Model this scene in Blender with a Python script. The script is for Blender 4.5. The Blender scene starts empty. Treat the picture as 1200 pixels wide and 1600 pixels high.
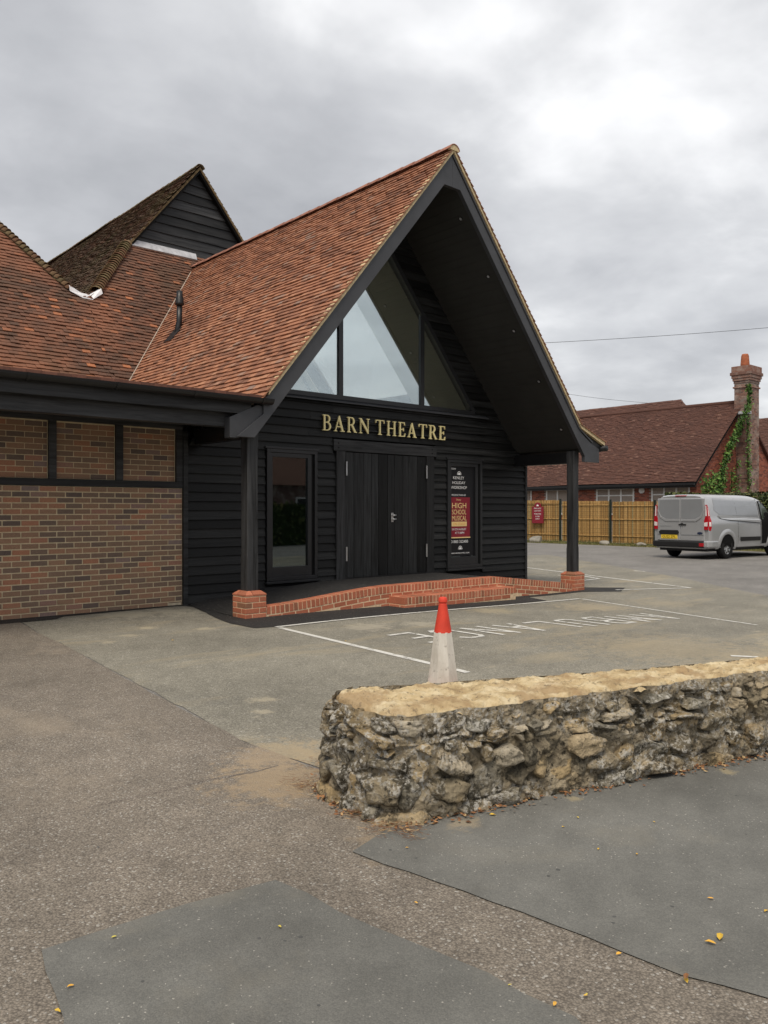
import bpy, bmesh, math, random
import numpy as np
from mathutils import Vector, Matrix, noise as mnoise
R = math.radians
random.seed(7); rs0 = random.Random(17)
S = bpy.context.scene
C = S.collection
# ------------------------------------------------------------------ camera
CAMZ = 1.45
cam = bpy.data.cameras.new('camera'); cam_o = bpy.data.objects.new('camera', cam); C.objects.link(cam_o)
cam_o.location = (0, 0, CAMZ); cam_o.rotation_euler = (R(90), 0, -math.atan2(.6645, .7473))
cam.lens = 36*1260/1600; cam.sensor_width = 36; cam.shift_y = -3/1600
cam.clip_end = 2000; cam.clip_start = .05
S.camera = cam_o
# ------------------------------------------------------------------ sky
SUN_EL, SUN_AZ = 58, 215          # azimuth counter-clockwise from +X
W = bpy.data.worlds.new('World'); S.world = W; W.use_nodes = True
wn, wl = W.node_tree.nodes, W.node_tree.links
wn.clear()
def wnode(t, **k):
    n = wn.new(t)
    for a, v in k.items(): setattr(n, a, v)
    return n
out = wnode('ShaderNodeOutputWorld'); bg = wnode('ShaderNodeBackground')
sky = wnode('ShaderNodeTexSky', sky_type='NISHITA', sun_disc=False)
sky.sun_elevation = R(SUN_EL); sky.sun_rotation = R(90-SUN_AZ); sky.air_density = 1.0; sky.dust_density = 2.0
tc = wnode('ShaderNodeTexCoord')
sep = wnode('ShaderNodeSeparateXYZ'); wl.new(tc.outputs['Generated'], sep.inputs[0])
def wmath(op, a, b=None, clamp=False):
    n = wnode('ShaderNodeMath', operation=op, use_clamp=clamp)
    for i, v in enumerate((a, b)):
        if v is None: continue
        if isinstance(v, (int, float)): n.inputs[i].default_value = v
        else: wl.new(v, n.inputs[i])
    return n.outputs[0]
den = wmath('ADD', wmath('MAXIMUM', sep.outputs[2], 0.0), .22)
cmb = wnode('ShaderNodeCombineXYZ')
wl.new(wmath('DIVIDE', sep.outputs[0], den), cmb.inputs[0]); wl.new(wmath('DIVIDE', sep.outputs[1], den), cmb.inputs[1])
cmb.inputs[2].default_value = 1.7
def wnoise(scale, det, rough, dist, off=(0, 0, 0)):
    mp = wnode('ShaderNodeMapping'); mp.inputs['Location'].default_value = off
    wl.new(cmb.outputs[0], mp.inputs[0])
    n = wnode('ShaderNodeTexNoise'); wl.new(mp.outputs[0], n.inputs['Vector'])
    n.inputs['Scale'].default_value = scale; n.inputs['Detail'].default_value = det
    n.inputs['Roughness'].default_value = rough; n.inputs['Distortion'].default_value = dist
    return n.outputs[0]
n1 = wnoise(.95, 5, .5, .25, (3.74, .25, 0)); n2 = wnoise(3.2, 5, .55, .2, (2.34, 4.85, 0))
cl = wmath('ADD', wmath('MULTIPLY', n1, .70), wmath('MULTIPLY', n2, .30))
rp = wnode('ShaderNodeValToRGB'); wl.new(cl, rp.inputs[0])
els = rp.color_ramp.elements
els[0].position = .34; els[0].color = (.245, .248, .258, 1)
els[1].position = .65; els[1].color = (.60, .60, .603, 1)
e = els.new(.46); e.color = (.335, .338, .349, 1)
e = els.new(.55); e.color = (.425, .428, .436, 1)
skm = wnode('ShaderNodeVectorMath', operation='SCALE'); wl.new(sky.outputs[0], skm.inputs[0]); skm.inputs['Scale'].default_value = .10
mx = wnode('ShaderNodeMix', data_type='RGBA'); mx.inputs[0].default_value = .93
wl.new(skm.outputs[0], mx.inputs[6]); wl.new(rp.outputs[0], mx.inputs[7])
wl.new(mx.outputs[2], bg.inputs[0]); bg.inputs[1].default_value = 1.0
wl.new(bg.outputs[0], out.inputs[0])
sun = bpy.data.lights.new('sun', 'SUN'); sun_o = bpy.data.objects.new('sun', sun); C.objects.link(sun_o)
sun.energy = 1.5; sun.angle = R(25); sun.color = (1, .90, .76)
sdir = Vector((math.cos(R(SUN_EL))*math.cos(R(SUN_AZ)), math.cos(R(SUN_EL))*math.sin(R(SUN_AZ)), math.sin(R(SUN_EL))))
sun_o.rotation_euler = sdir.to_track_quat('Z', 'Y').to_euler(); sun_o.location = (0, 0, 30)
vs = S.view_settings; vs.view_transform = 'Standard'; vs.look = 'None'; vs.gamma = 1; vs.exposure = .82
S.display_settings.display_device = 'sRGB'
S.render.resolution_x, S.render.resolution_y = 768, 1024

# ------------------------------------------------------------------ pixel helpers (directions only)
CA, CB = .7473, .6645
def ray(px, py):
    r = (px-600)/1260; return Vector((CA*r+CB, -CB*r+CA, (797-py)/1260))
EYE = Vector((0, 0, CAMZ))
def at_y(px, py, Y): d = ray(px, py); return EYE + d*(Y/d.y)
def at_x(px, py, X): d = ray(px, py); return EYE + d*(X/d.x)
def at_z(px, py, z=0.0): d = ray(px, py); return EYE + d*((z-CAMZ)/d.z)
def at_plane(px, py, p, n): d = ray(px, py); n = Vector(n); return EYE + d*((Vector(p)-EYE).dot(n)/d.dot(n))
def sst(a, b, x): t = min(1, max(0, (x-a)/(b-a))); return t*t*(3-2*t)
def gz(x, y):
    return -.12*sst(6, 13, x) + .07*sst(15, 22, x) + .06*sst(9.3, 10.6, y)*(1-sst(5.5, 6.3, x))

# ------------------------------------------------------------------ object helpers
def link(o, parent=None):
    C.objects.link(o)
    if parent is not None:
        o.parent = parent
        o.matrix_parent_inverse = world_of(parent).inverted()
    return o
WORLD = {}
def world_of(o): return WORLD.get(o.name, Matrix.Identity(4))
def tag(o, label=None, cat=None, group=None, kind=None):
    for k, v in (('label', label), ('category', cat), ('group', group), ('kind', kind)):
        if v: o[k] = v
    return o
def thing(name, loc, label, cat, group=None):
    o = bpy.data.objects.new(name, None); o.empty_display_size = .2; C.objects.link(o)
    o.location = loc; WORLD[o.name] = Matrix.Translation(loc)
    return tag(o, label, cat, group)
class MB:
    def __init__(s): s.v = []; s.f = []; s.r = []
    def add(s, vs, fs, rnd=0.0):
        b = len(s.v); s.v += [tuple(q) for q in vs]
        s.f += [tuple(i+b for i in f) for f in fs]; s.r += [rnd]*len(fs); return s
    def box(s, x0, x1, y0, y1, z0, z1, rnd=0.0, M=None):
        vs = [Vector(p) for p in ((x0,y0,z0),(x1,y0,z0),(x1,y1,z0),(x0,y1,z0),(x0,y0,z1),(x1,y0,z1),(x1,y1,z1),(x0,y1,z1))]
        if M: vs = [M @ p for p in vs]
        return s.add(vs, [(0,3,2,1),(4,5,6,7),(0,1,5,4),(1,2,6,5),(2,3,7,6),(3,0,4,7)], rnd)
    def prism(s, pts, d, rnd=0.0):                 # pts 3D outline, extruded by vector d
        n = len(pts); d = Vector(d); pts = [Vector(p) for p in pts]
        vs = pts + [p+d for p in pts]
        fs = [tuple(range(n))[::-1], tuple(range(n, 2*n))] + [(i, (i+1) % n, n+(i+1) % n, n+i) for i in range(n)]
        return s.add(vs, fs, rnd)
    def tube(s, pts, rad, seg=8, cap=True, rnd=0.0):
        pts = [Vector(p) for p in pts]; rads = rad if isinstance(rad, (list, tuple)) else [rad]*len(pts)
        rings = []
        for i, p in enumerate(pts):
            t = (pts[min(i+1, len(pts)-1)]-pts[max(i-1, 0)]).normalized()
            a = t.orthogonal().normalized() if i == 0 else (rings_a - t*rings_a.dot(t)).normalized()
            rings_a = a; b = t.cross(a)
            rings.append([p+(a*math.cos(2*math.pi*k/seg)+b*math.sin(2*math.pi*k/seg))*rads[i] for k in range(seg)])
        vs = [q for r_ in rings for q in r_]
        fs = [(i*seg+k, i*seg+(k+1) % seg, (i+1)*seg+(k+1) % seg, (i+1)*seg+k) for i in range(len(pts)-1) for k in range(seg)]
        if cap: fs += [tuple(range(seg))[::-1], tuple((len(pts)-1)*seg+k for k in range(seg))]
        return s.add(vs, fs, rnd)
    def mesh(s, name, mat, smooth=False):
        m = bpy.data.meshes.new(name); m.from_pydata(s.v, [], s.f)
        if mat: m.materials.append(mat)
        if any(s.r):
            at = m.attributes.new('rnd', 'FLOAT', 'FACE'); at.data.foreach_set('value', s.r)
        bm = bmesh.new(); bm.from_mesh(m); bmesh.ops.recalc_face_normals(bm, faces=bm.faces); bm.to_mesh(m); bm.free()
        if smooth: m.shade_smooth()
        return m
    def build(s, name, mat, parent=None, smooth=False, bevel=0, kind=None):
        o = bpy.data.objects.new(name, s.mesh(name, mat, smooth)); link(o, parent)
        if bevel: bev(o, bevel)
        if kind: o['kind'] = kind
        return o
def bev(o, w, seg=2):
    m = o.modifiers.new('bevel', 'BEVEL'); m.width = w; m.segments = seg; m.limit_method = 'ANGLE'; return o
def place(name, mesh, parent, M, kind=None):
    o = bpy.data.objects.new(name, mesh); C.objects.link(o)
    if parent is not None: o.parent = parent; o.matrix_parent_inverse = world_of(parent).inverted()
    o.matrix_basis = M
    return o
def box(name, x0, x1, y0, y1, z0, z1, mat, parent=None, bevel=0):
    return MB().box(x0, x1, y0, y1, z0, z1).build(name, mat, parent, bevel=bevel)

# ------------------------------------------------------------------ materials
class NT:
    def __init__(s, name):
        s.m = bpy.data.materials.new(name); s.m.use_nodes = True
        s.n = s.m.node_tree.nodes; s.l = s.m.node_tree.links
        s.b = s.n['Principled BSDF']; s.o = s.n['Material Output']
        s.pos = s.n.new('ShaderNodeNewGeometry').outputs['Position']
    def obj(s): s.pos = s.n.new('ShaderNodeTexCoord').outputs['Object']; return s
    def set(s, sock, v):
        if isinstance(v, bpy.types.NodeSocket): s.l.new(v, sock)
        elif isinstance(v, (tuple, list)) and len(v) == 3 and sock.type == 'RGBA': sock.default_value = (*v, 1)
        else: sock.default_value = v
    def math(s, op, a, b=0.0, clamp=False):
        n = s.n.new('ShaderNodeMath'); n.operation = op; n.use_clamp = clamp
        s.set(n.inputs[0], a); s.set(n.inputs[1], b); return n.outputs[0]
    def scaled(s, sc, off=(0, 0, 0)):
        n = s.n.new('ShaderNodeMapping'); s.l.new(s.pos, n.inputs[0]); n.inputs['Scale'].default_value = sc
        n.inputs['Location'].default_value = off; return n.outputs[0]
    def noise(s, scale, det=4, rough=.55, vec=None, dist=0):
        n = s.n.new('ShaderNodeTexNoise'); s.l.new(vec or s.pos, n.inputs['Vector'])
        n.inputs['Scale'].default_value = scale; n.inputs['Detail'].default_value = det
        n.inputs['Roughness'].default_value = rough; n.inputs['Distortion'].default_value = dist
        return n.outputs[0]
    def vor(s, scale, feature='F1', out='Distance', vec=None, rnd=1):
        n = s.n.new('ShaderNodeTexVoronoi'); n.feature = feature; s.l.new(vec or s.pos, n.inputs['Vector'])
        n.inputs['Scale'].default_value = scale; n.inputs['Randomness'].default_value = rnd
        return n.outputs[out]
    def ramp(s, fac, stops, interp='LINEAR'):
        n = s.n.new('ShaderNodeValToRGB'); s.l.new(fac, n.inputs[0]); n.color_ramp.interpolation = interp
        e = n.color_ramp.elements
        while len(e) < len(stops): e.new(.5)
        for k, (p, c) in zip(e, stops):
            k.position = p; k.color = (c, c, c, 1) if isinstance(c, (int, float)) else (*c, 1)
        return n.outputs[0]
    def mix(s, f, a, b, blend='MIX'):
        n = s.n.new('ShaderNodeMix'); n.data_type = 'RGBA'; n.blend_type = blend
        s.set(n.inputs[0], f); s.set(n.inputs[6], a); s.set(n.inputs[7], b); return n.outputs[2]
    def bump(s, h, strength=.4, dist=.01):
        n = s.n.new('ShaderNodeBump'); s.l.new(h, n.inputs['Height']); n.inputs['Strength'].default_value = strength
        n.inputs['Distance'].default_value = dist; s.l.new(n.outputs[0], s.b.inputs['Normal']); return s
    def fin(s, col, rough=.8, spec=.35, metal=0):
        s.set(s.b.inputs['Base Color'], col); s.set(s.b.inputs['Roughness'], rough)
        s.b.inputs['Specular IOR Level'].default_value = spec; s.b.inputs['Metallic'].default_value = metal
        return s.m
    def piece(s):                                  # one random number for each piece
        a = s.n.new('ShaderNodeAttribute'); a.attribute_name = 'rnd'
        oi = s.n.new('ShaderNodeObjectInfo')
        return s.math('FRACT', s.math('ADD', a.outputs['Fac'], oi.outputs['Random']))
def plain(name, c, rough=.6, spec=.4, var=.25, scale=6, metal=0, bump=0):
    t = NT(name); n = t.noise(scale, 5)
    f = t.ramp(n, [(.25, 1-var), (.75, 1+var)])
    if bump: t.bump(t.noise(scale*8, 4), bump, .004)
    return t.fin(t.mix(1.0, c, f, 'MULTIPLY'), rough, spec, metal)
def wood_black(name, c, grain, rough, axis, pr=.5):
    t = NT(name); sc = [20, 20, 20]; sc[axis] = 1.1
    v = t.scaled(tuple(sc)); g = t.noise(1.0, 6, .65, v, .6)
    k = t.vor(2.2, vec=t.scaled((1.0 if axis == 0 else 2.4, 2.4, 1.0 if axis == 2 else 3.4)))
    knot = t.ramp(k, [(.03, 1.0), (.10, 0.0)])
    pc = t.piece()
    base = t.mix(1.0, c, t.ramp(g, [(.32, .35), (.70, 2.4)]), 'MULTIPLY')
    base = t.mix(1.0, base, t.ramp(pc, [(0, .45), (1, 1.9)]), 'MULTIPLY')
    base = t.mix(t.math('MULTIPLY', knot, .5), base, tuple(q*2.2 for q in c))
    t.bump(g, grain, .006)
    return t.fin(base, t.ramp(g, [(.3, rough-.12), (.7, rough+.15)]), pr)
def pieces(name, stops, rough=.85, grime=None, fine=.25, bump=.35, scale=60, patch=None, lichen=None):
    t = NT(name); col = t.ramp(t.piece(), stops)
    n = t.noise(scale, 5, .6)
    col = t.mix(1.0, col, t.ramp(n, [(.25, 1-fine), (.75, 1+fine)]), 'MULTIPLY')
    if patch:
        f = t.ramp(t.noise(patch[0], 3, .6), [(patch[1], 0.0), (patch[1]+.14, patch[3])]); col = t.mix(f, col, patch[2])
    if grime:
        f = t.ramp(t.noise(grime[0], 5, .65), [(grime[1], 0.0), (grime[1]+.2, grime[3])]); col = t.mix(f, col, grime[2])
    if lichen:
        f = t.ramp(t.noise(lichen[0], 4, .7), [(lichen[1], 0.0), (lichen[1]+.04, .8)]); col = t.mix(f, col, lichen[2])
    t.bump(n, bump, .004)
    return t.fin(col, rough, .25)

M = {}
M['board'] = wood_black('black stained boards', (.0088, .0090, .0090), 1.0, .58, 0, .25)
M['board_v'] = wood_black('black painted planks', (.011, .0115, .012), .35, .5, 2, .25)
M['timber'] = wood_black('black timber', (.019, .0195, .0205), .3, .55, 0, .28)
M['timber_v'] = wood_black('black post timber', (.019, .0195, .0205), .3, .55, 2, .28)
M['barge'] = plain('black barge paint', (.052, .054, .060), .5, .45, .2, 3, bump=.12)
M['soffit'] = plain('dark soffit paint', (.038, .038, .036), .6, .35, .15, 2)
M['frame'] = plain('dark grey frame', (.020, .021, .023), .35, .5, .15, 4)
M['gutter'] = plain('black gutter', (.010, .010, .011), .4, .45, .2, 5)
M['lead'] = plain('lead sheet', (.48, .49, .52), .45, .5, .3, 7)
M['steel'] = plain('stainless steel', (.62, .62, .62), .3, .5, .1, 9, metal=.9)
M['cream'] = plain('cream verge bedding', (.60, .48, .29), .9, .2, .35, 30, bump=.4)
M['inside'] = plain('cream plaster', (.84, .81, .70), .9, .2, .04, 2)
M['gold'] = plain('gilded lettering', (.98, .85, .42), .4, .5, .06, 8)
M['gold'].node_tree.nodes['Principled BSDF'].inputs['Metallic'].default_value = .0
M['white'] = plain('white paint', (.78, .78, .76), .5, .4, .12, 9)
NEW = [(0, (.185, .092, .062)), (.15, (.25, .117, .073)), (.45, (.31, .140, .082)), (.75, (.36, .165, .095)), (.92, (.41, .205, .122)), (1, (.26, .18, .145))]
M['tile_new'] = pieces('new clay tiles', NEW, grime=(1.1, .52, (.115, .060, .044), .6), scale=45)
OLD = [(0, (.095, .058, .043)), (.35, (.125, .068, .048)), (.75, (.16, .080, .053)), (.95, (.19, .088, .056)), (1, (.40, .16, .078))]
M['tile_old'] = pieces('old clay tiles', OLD, grime=(.8, .5, (.080, .057, .039), .6), patch=(.55, .50, (.28, .120, .070), .6), scale=40, lichen=(9, .70, (.25, .24, .18)))
M['tile_moss'] = pieces('mossy clay tiles', [(0, (.095, .066, .047)), (.6, (.13, .080, .055)), (1, (.17, .098, .066))], grime=(1.5, .45, (.12, .105, .055), .7), scale=40)
M['tile_far'] = pieces('brown clay tiles', [(0, (.092, .046, .036)), (.5, (.112, .054, .041)), (.95, (.128, .062, .046)), (1, (.21, .12, .09))], grime=(.35, .48, (.070, .036, .030), .6), scale=20, lichen=(5, .735, (.45, .40, .33)))
M['ridge'] = pieces('ridge tiles', [(0, (.26, .12, .085)), (1, (.36, .17, .12))], scale=30)
M['bonnet'] = pieces('bonnet hip tiles', [(0, (.11, .085, .045)), (.5, (.18, .13, .07)), (1, (.15, .075, .045))], scale=30, grime=(3, .5, (.10, .10, .045), .6))
BRN = [(0, (.13, .098, .085)), (.2, (.20, .140, .105)), (.45, (.27, .172, .115)), (.75, (.33, .195, .125)), (.90, (.40, .185, .11)), (1, (.22, .17, .155))]
M['brick_brown'] = pieces('brown stock bricks', BRN, grime=(5, .55, (.30, .23, .15), .35), scale=90, bump=.5)
M['brick_red'] = pieces('new red bricks', [(0, (.25, .125, .075)), (.15, (.36, .125, .072)), (.6, (.44, .15, .085)), (1, (.49, .185, .11))], scale=80, grime=(6, .6, (.30, .15, .09), .4))
M['brick_far'] = pieces('old red bricks', [(0, (.15, .055, .04)), (.5, (.30, .09, .055)), (1, (.37, .13, .08))], scale=50)
M['brick_chim'] = pieces('weathered chimney bricks', [(0, (.12, .08, .07)), (.5, (.23, .115, .085)), (1, (.31, .19, .15))], scale=30, grime=(2.2, .46, (.42, .37, .32), .6))
M['mortar'] = plain('tan mortar', (.62, .51, .34), .95, .1, .2, 20, bump=.4)
M['mortar_lt'] = plain('pale mortar', (.66, .50, .33), .95, .1, .25, 20, bump=.4)
M['mortar_gr'] = plain('grey mortar', (.34, .29, .25), .95, .1, .25, 20)
M['black'] = plain('near black', (.004, .004, .004), .7, .2, .1, 5)
M['rubber'] = plain('tyre rubber', (.012, .012, .012), .8, .25, .2, 12)
M['flat'] = plain('roof felt', (.10, .08, .07), .9, .2, .3, 3)
def glass(name, refl, tint, rough=.02):
    t = NT(name); g = t.n.new('ShaderNodeBsdfGlossy'); g.inputs['Roughness'].default_value = rough; g.inputs['Color'].default_value = (.82, .92, .95, 1)
    tr = t.n.new('ShaderNodeBsdfTransparent'); tr.inputs[0].default_value = (*tint, 1)
    mx = t.n.new('ShaderNodeMixShader'); mx.inputs[0].default_value = refl
    t.l.new(tr.outputs[0], mx.inputs[1]); t.l.new(g.outputs[0], mx.inputs[2]); t.l.new(mx.outputs[0], t.o.inputs[0])
    return t.m
M['glass_hi'] = glass('coated window glass', .50, (.92, .92, .88))
M['glass_lo'] = glass('dark window glass', .13, (.5, .55, .55))
M['glass_far'] = glass('far window glass', .35, (.7, .75, .7))

# ------------------------------------------------------------------ ground
def asphalt(name, base, agg, aggscale, gap, stains, bumps, patchy=.25, speck=None, spots=()):
    t = NT(name)
    cell = t.vor(aggscale, out='Color'); d = t.vor(aggscale)
    sp = t.n.new('ShaderNodeSeparateColor'); t.l.new(cell, sp.inputs[0])
    c = t.mix(t.ramp(sp.outputs[0], [(0, 0.0), (1, 1.0)]), base, agg)
    c = t.mix(t.ramp(d, [(.35, 0.0), (.75, gap)]), c, (.03, .026, .024))
    if speck:
        c = t.mix(t.ramp(sp.outputs[1], [(1-speck, 0.0), (1-speck+.01, .75)]), c, (.42, .40, .36))
    big = t.noise(.7, 6, .62); c = t.mix(1.0, c, t.ramp(big, [(.28, 1-patchy), (.72, 1+patchy)]), 'MULTIPLY')
    med = t.noise(5.5, 6, .7); c = t.mix(1.0, c, t.ramp(med, [(.25, .82), (.75, 1.15)]), 'MULTIPLY')
    for sc, th, col, am, vec in stains:
        v = t.scaled(vec) if vec else None
        c = t.mix(t.ramp(t.noise(sc, 6, .62, v, .4), [(th, 0.0), (th+.12, am)]), c, col)
    ragged = t.math('MULTIPLY', t.math('SUBTRACT', t.noise(9, 8, .78), .5), 3.6) if spots else None
    for x, y, r_, col, am in spots:                 # spilt sand with ragged edges
        vd = t.n.new('ShaderNodeVectorMath'); vd.operation = 'DISTANCE'; t.l.new(t.pos, vd.inputs[0]); vd.inputs[1].default_value = (x, y, 0)
        q = t.math('ADD', t.math('DIVIDE', vd.outputs['Value'], r_), ragged)
        c = t.mix(t.ramp(q, [(.35, am), (.95, 0.0)]), c, col)
    h = t.math('ADD', t.math('MULTIPLY', d, -1.0), t.math('MULTIPLY', t.noise(aggscale*.45, 4), .8))
    t.bump(h, bumps, .006)
    return t.fin(c, t.ramp(med, [(.3, .78), (.7, .95)]), .3)
TAN = (.34, .29, .20)
SAND = [(2.45, 3.6, .42, (.34, .26, .17), .8), (2.62, 3.95, .30, (.36, .28, .19), .7), (2.40, 2.55, .25, (.30, .23, .15), .6)]
SAND2 = [(2.75, 4.0, .35, (.36, .29, .19), .7), (2.95, 3.6, .5, (.36, .29, .19), .7), (4.6, 3.4, .9, (.34, .28, .19), .5), (8.0, 4.4, 1.3, (.36, .30, .20), .5), (9.2, 7.9, .5, (.40, .34, .23), .6), (11.0, 7.4, .8, (.38, .32, .22), .6), (12.5, 7.0, .7, (.36, .31, .22), .5), (9.5, 3.4, .9, (.38, .32, .22), .6), (6.5, 7.6, .4, (.42, .38, .30), .6), (7.2, 7.4, .3, (.42, .38, .30), .6),
  (4.0, 8.9, .16, (.42, .37, .27), .55), (3.6, 8.6, .12, (.42, .37, .27), .55), (4.9, 8.8, .14, (.42, .37, .27), .7), (4.4, 9.3, .15, (.42, .37, .27), .7), (3.4, 5.2, .13, (.42, .37, .27), .55), (3.2, 4.9, .09, (.42, .37, .27), .55), (4.6, 10.4, .5, (.40, .37, .29), .6), (5.2, 10.2, .4, (.40, .37, .29), .6)]
SAND3 = [(3.38, 2.38, .06, (.36, .30, .18), .6), (4.35, 2.06, .06, (.36, .30, .18), .6), (2.72, 2.52, .10, (.34, .28, .19), .6)]
M['asph_far'] = asphalt('car park asphalt', (.185, .178, .170), (.25, .24, .225), 75, .3, [(.9, .62, (.26, .24, .20), .5, (1, 1, 1))], .35, .2, .02)
M['asph_park'] = asphalt('grey green asphalt', (.195, .183, .150), (.315, .298, .245), 95, .35,
    [(.8, .53, TAN, .62, (.5, 1.6, 1)), (2.6, .64, (.42, .38, .29), .7, (.7, 1.5, 1)), (.55, .60, (.10, .10, .095), .4, (1, 1, 1))], .4, .22, .035, SAND2)
M['asph_brown'] = asphalt('coarse brown asphalt', (.190, .163, .132), (.295, .258, .213), 120, .48,
    [(.9, .55, (.33, .275, .210), .5, (1, .6, 1)), (.8, .60, (.135, .120, .110), .5, (.6, 2.2, 1))], .8, .25, .05, SAND)
M['asph_patch'] = asphalt('smooth grey asphalt', (.136, .136, .126), (.176, .174, .159), 190, .15,
    [(1.1, .56, (.205, .19, .155), .5, (1, 1, 1)), (5.0, .70, (.085, .086, .084), .5, (1, 1, 1))], .25, .26, .012, SAND3)
M['tarmac'] = asphalt('fresh black tarmac', (.020, .020, .021), (.042, .041, .040), 120, .4, [(2.2, .66, (.13, .115, .09), .5, (1, 1, 1))], .6, .25, .01)
def marking():
    t = NT('worn road paint'); n = t.noise(9, 8, .72)
    a = t.ramp(n, [(.35, 0.0), (.47, .97)])
    t.set(t.b.inputs['Alpha'], a)
    return t.fin(t.mix(t.noise(22, 4), (.55, .54, .50), (.74, .73, .69)), .8, .2)
M['paint'] = marking()

def axis_pts(lo, hi, step, far): return [-far, -far*.4, lo-25] + [lo+i*step for i in range(int((hi-lo)/step)+1)] + [hi+30, far*.4, far]
xs = axis_pts(-8, 45, .5, 700); ys = axis_pts(-10, 34, .5, 700)
mb = MB(); mb.v = [(x, y, gz(x, y)) for y in ys for x in xs]
nx = len(xs); mb.f = [(j*nx+i, j*nx+i+1, (j+1)*nx+i+1, (j+1)*nx+i) for j in range(len(ys)-1) for i in range(nx-1)]; mb.r = [0.0]*len(mb.f)
ground = tag(mb.build('ground', M['asph_far'], smooth=True), kind='structure')

def sheet(name, pts, lift, mat, parent=None, jit=0.0, step=.45, kind=None):
    """flat polygon laid on the ground, its edge broken up a little"""
    pts = [Vector((p[0], p[1])) for p in pts]; out = []
    for i, p in enumerate(pts):
        q = pts[(i+1) % len(pts)]; n = max(1, int((q-p).length/(.12 if jit else step)))
        n = min(n, 120); d = q-p; nn = Vector((-d.y, d.x)).normalized() if d.length else Vector((0, 0))
        for k in range(n):
            a = p+d*(k/n)
            o = jit*(mnoise.noise((a.x*2.3, a.y*2.3, 3.3))*1.0+mnoise.noise((a.x*9, a.y*9, 1.3))*.45) if jit and k else 0
            out.append(a+nn*o)
    bm = bmesh.new(); f = bm.faces.new([bm.verts.new((p.x, p.y, 0)) for p in out])
    bmesh.ops.triangulate(bm, faces=[f])
    x0 = min(p.x for p in out); x1 = max(p.x for p in out); y0 = min(p.y for p in out); y1 = max(p.y for p in out)
    for ax, lo, hi in ((0, x0, x1), (1, y0, y1)):
        c = math.floor(lo/.5)*.5+.5
        while c < hi:
            if 5 <= (c if ax == 0 else 6) <= 23:
                bmesh.ops.bisect_plane(bm, geom=bm.verts[:]+bm.edges[:]+bm.faces[:], plane_co=(c, c, 0), plane_no=(1, 0, 0) if ax == 0 else (0, 1, 0))
            c += .5
    for v in bm.verts: v.co.z = gz(v.co.x, v.co.y)+lift
    bmesh.ops.recalc_face_normals(bm, faces=bm.faces)
    for f in bm.faces:
        if f.normal.z < 0: f.normal_flip()
    m = bpy.data.meshes.new(name); bm.to_mesh(m); bm.free(); m.materials.append(mat)
    o = bpy.data.objects.new(name, m); link(o, parent)
    if kind: o['kind'] = kind
    return o
def G(px, py, z=0.0): p = at_z(px, py, z); return (p.x, p.y)
sheet('car_park', [(3.21, 8.9), (2.70, 4.33), (2.75, 3.3), (3.3, 2.9), (9, 1.3), (16, -1), (17, 3), (14.9, 6.2), (17.5, 9.5), (22, 16.5), (16, 18), (13.8, 13), (13.6, 10.8), (3.3, 10.9)], .004, M['asph_park'], kind='structure', jit=.03)
sheet('driveway', [(-30, 10.9), (-30, -12), (9, -12), (14, -3), (9, 1.2), (3.3, 2.8), (2.72, 3.3), (2.68, 4.33), (3.19, 8.9), (3.28, 10.9)], .008, M['asph_brown'], kind='structure', jit=.02)
sheet('pavement', [G(550, 1335), G(600, 1355), G(725, 1397), G(815, 1430), G(970, 1492), G(1065, 1530), G(1200, 1566), (3.4, .55), (8, -1.2), (9, .95), (6.5, 1.62), (4.83, 2.1), (3.3, 2.55), (2.62, 2.72), (2.4, 2.7)], .013, M['asph_patch'], kind='structure', jit=.012)
sheet('pavement', [G(65, 1490), G(150, 1462), G(290, 1418), G(430, 1380), G(480, 1400), G(530, 1430), G(590, 1456), G(675, 1490), G(765, 1527), G(815, 1557), G(900, 1596), (1.9, 1.3), (1.75, .4), (.2, .6), (.55, 1.6), G(100, 1600)], .013, M['asph_patch'], kind='structure', jit=.016)
sheet('tarmac_apron', [(5.66, 10.7), (5.62, 10.3), (5.36, 8.97), (5.37, 8.42), (5.63, 8.34), (8.3, 8.36), (10.2, 8.38), (11.2, 8.42), (10.95, 9.0), (13.05, 9.0), (13.7, 8.55), (14.4, 8.9), (13.6, 9.8), (13.5, 10.7)], .009, M['tarmac'], kind='structure', jit=.012)
sheet('tarmac_strip', [(-5, 10.75), (-5, 10.3), (3.7, 10.42), (3.85, 10.6), (5.6, 10.68), (5.65, 10.75)], .012, M['tarmac'], kind='structure', jit=.012)
M['seal'] = asphalt('dark worn asphalt', (.16, .134, .112), (.28, .24, .20), 110, .6, [], .8, .25, .03)
def smear(pix, w, lift, mat, name='asphalt_streak'):
    P = [Vector(G(*p)) for p in pix]; L_, R_ = [], []
    for i, p in enumerate(P):
        d = (P[min(i+1, len(P)-1)]-P[max(i-1, 0)]).normalized(); n = Vector((-d.y, d.x)); k = w*(.35+.65*math.sin(math.pi*(i+.3)/(len(P)-.4)))
        L_.append(p+n*k); R_.append(p-n*k)
    sheet(name, L_+R_[::-1], lift, mat, ground, jit=w*1.5)
pass
smear([(60, 1285), (150, 1262), (250, 1240), (330, 1220), (400, 1208), (435, 1198)], .010, .0086, M['seal'])
M['spot'] = plain('old gum spot', (.085, .086, .084), .8, .2, .3, 20)
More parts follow.
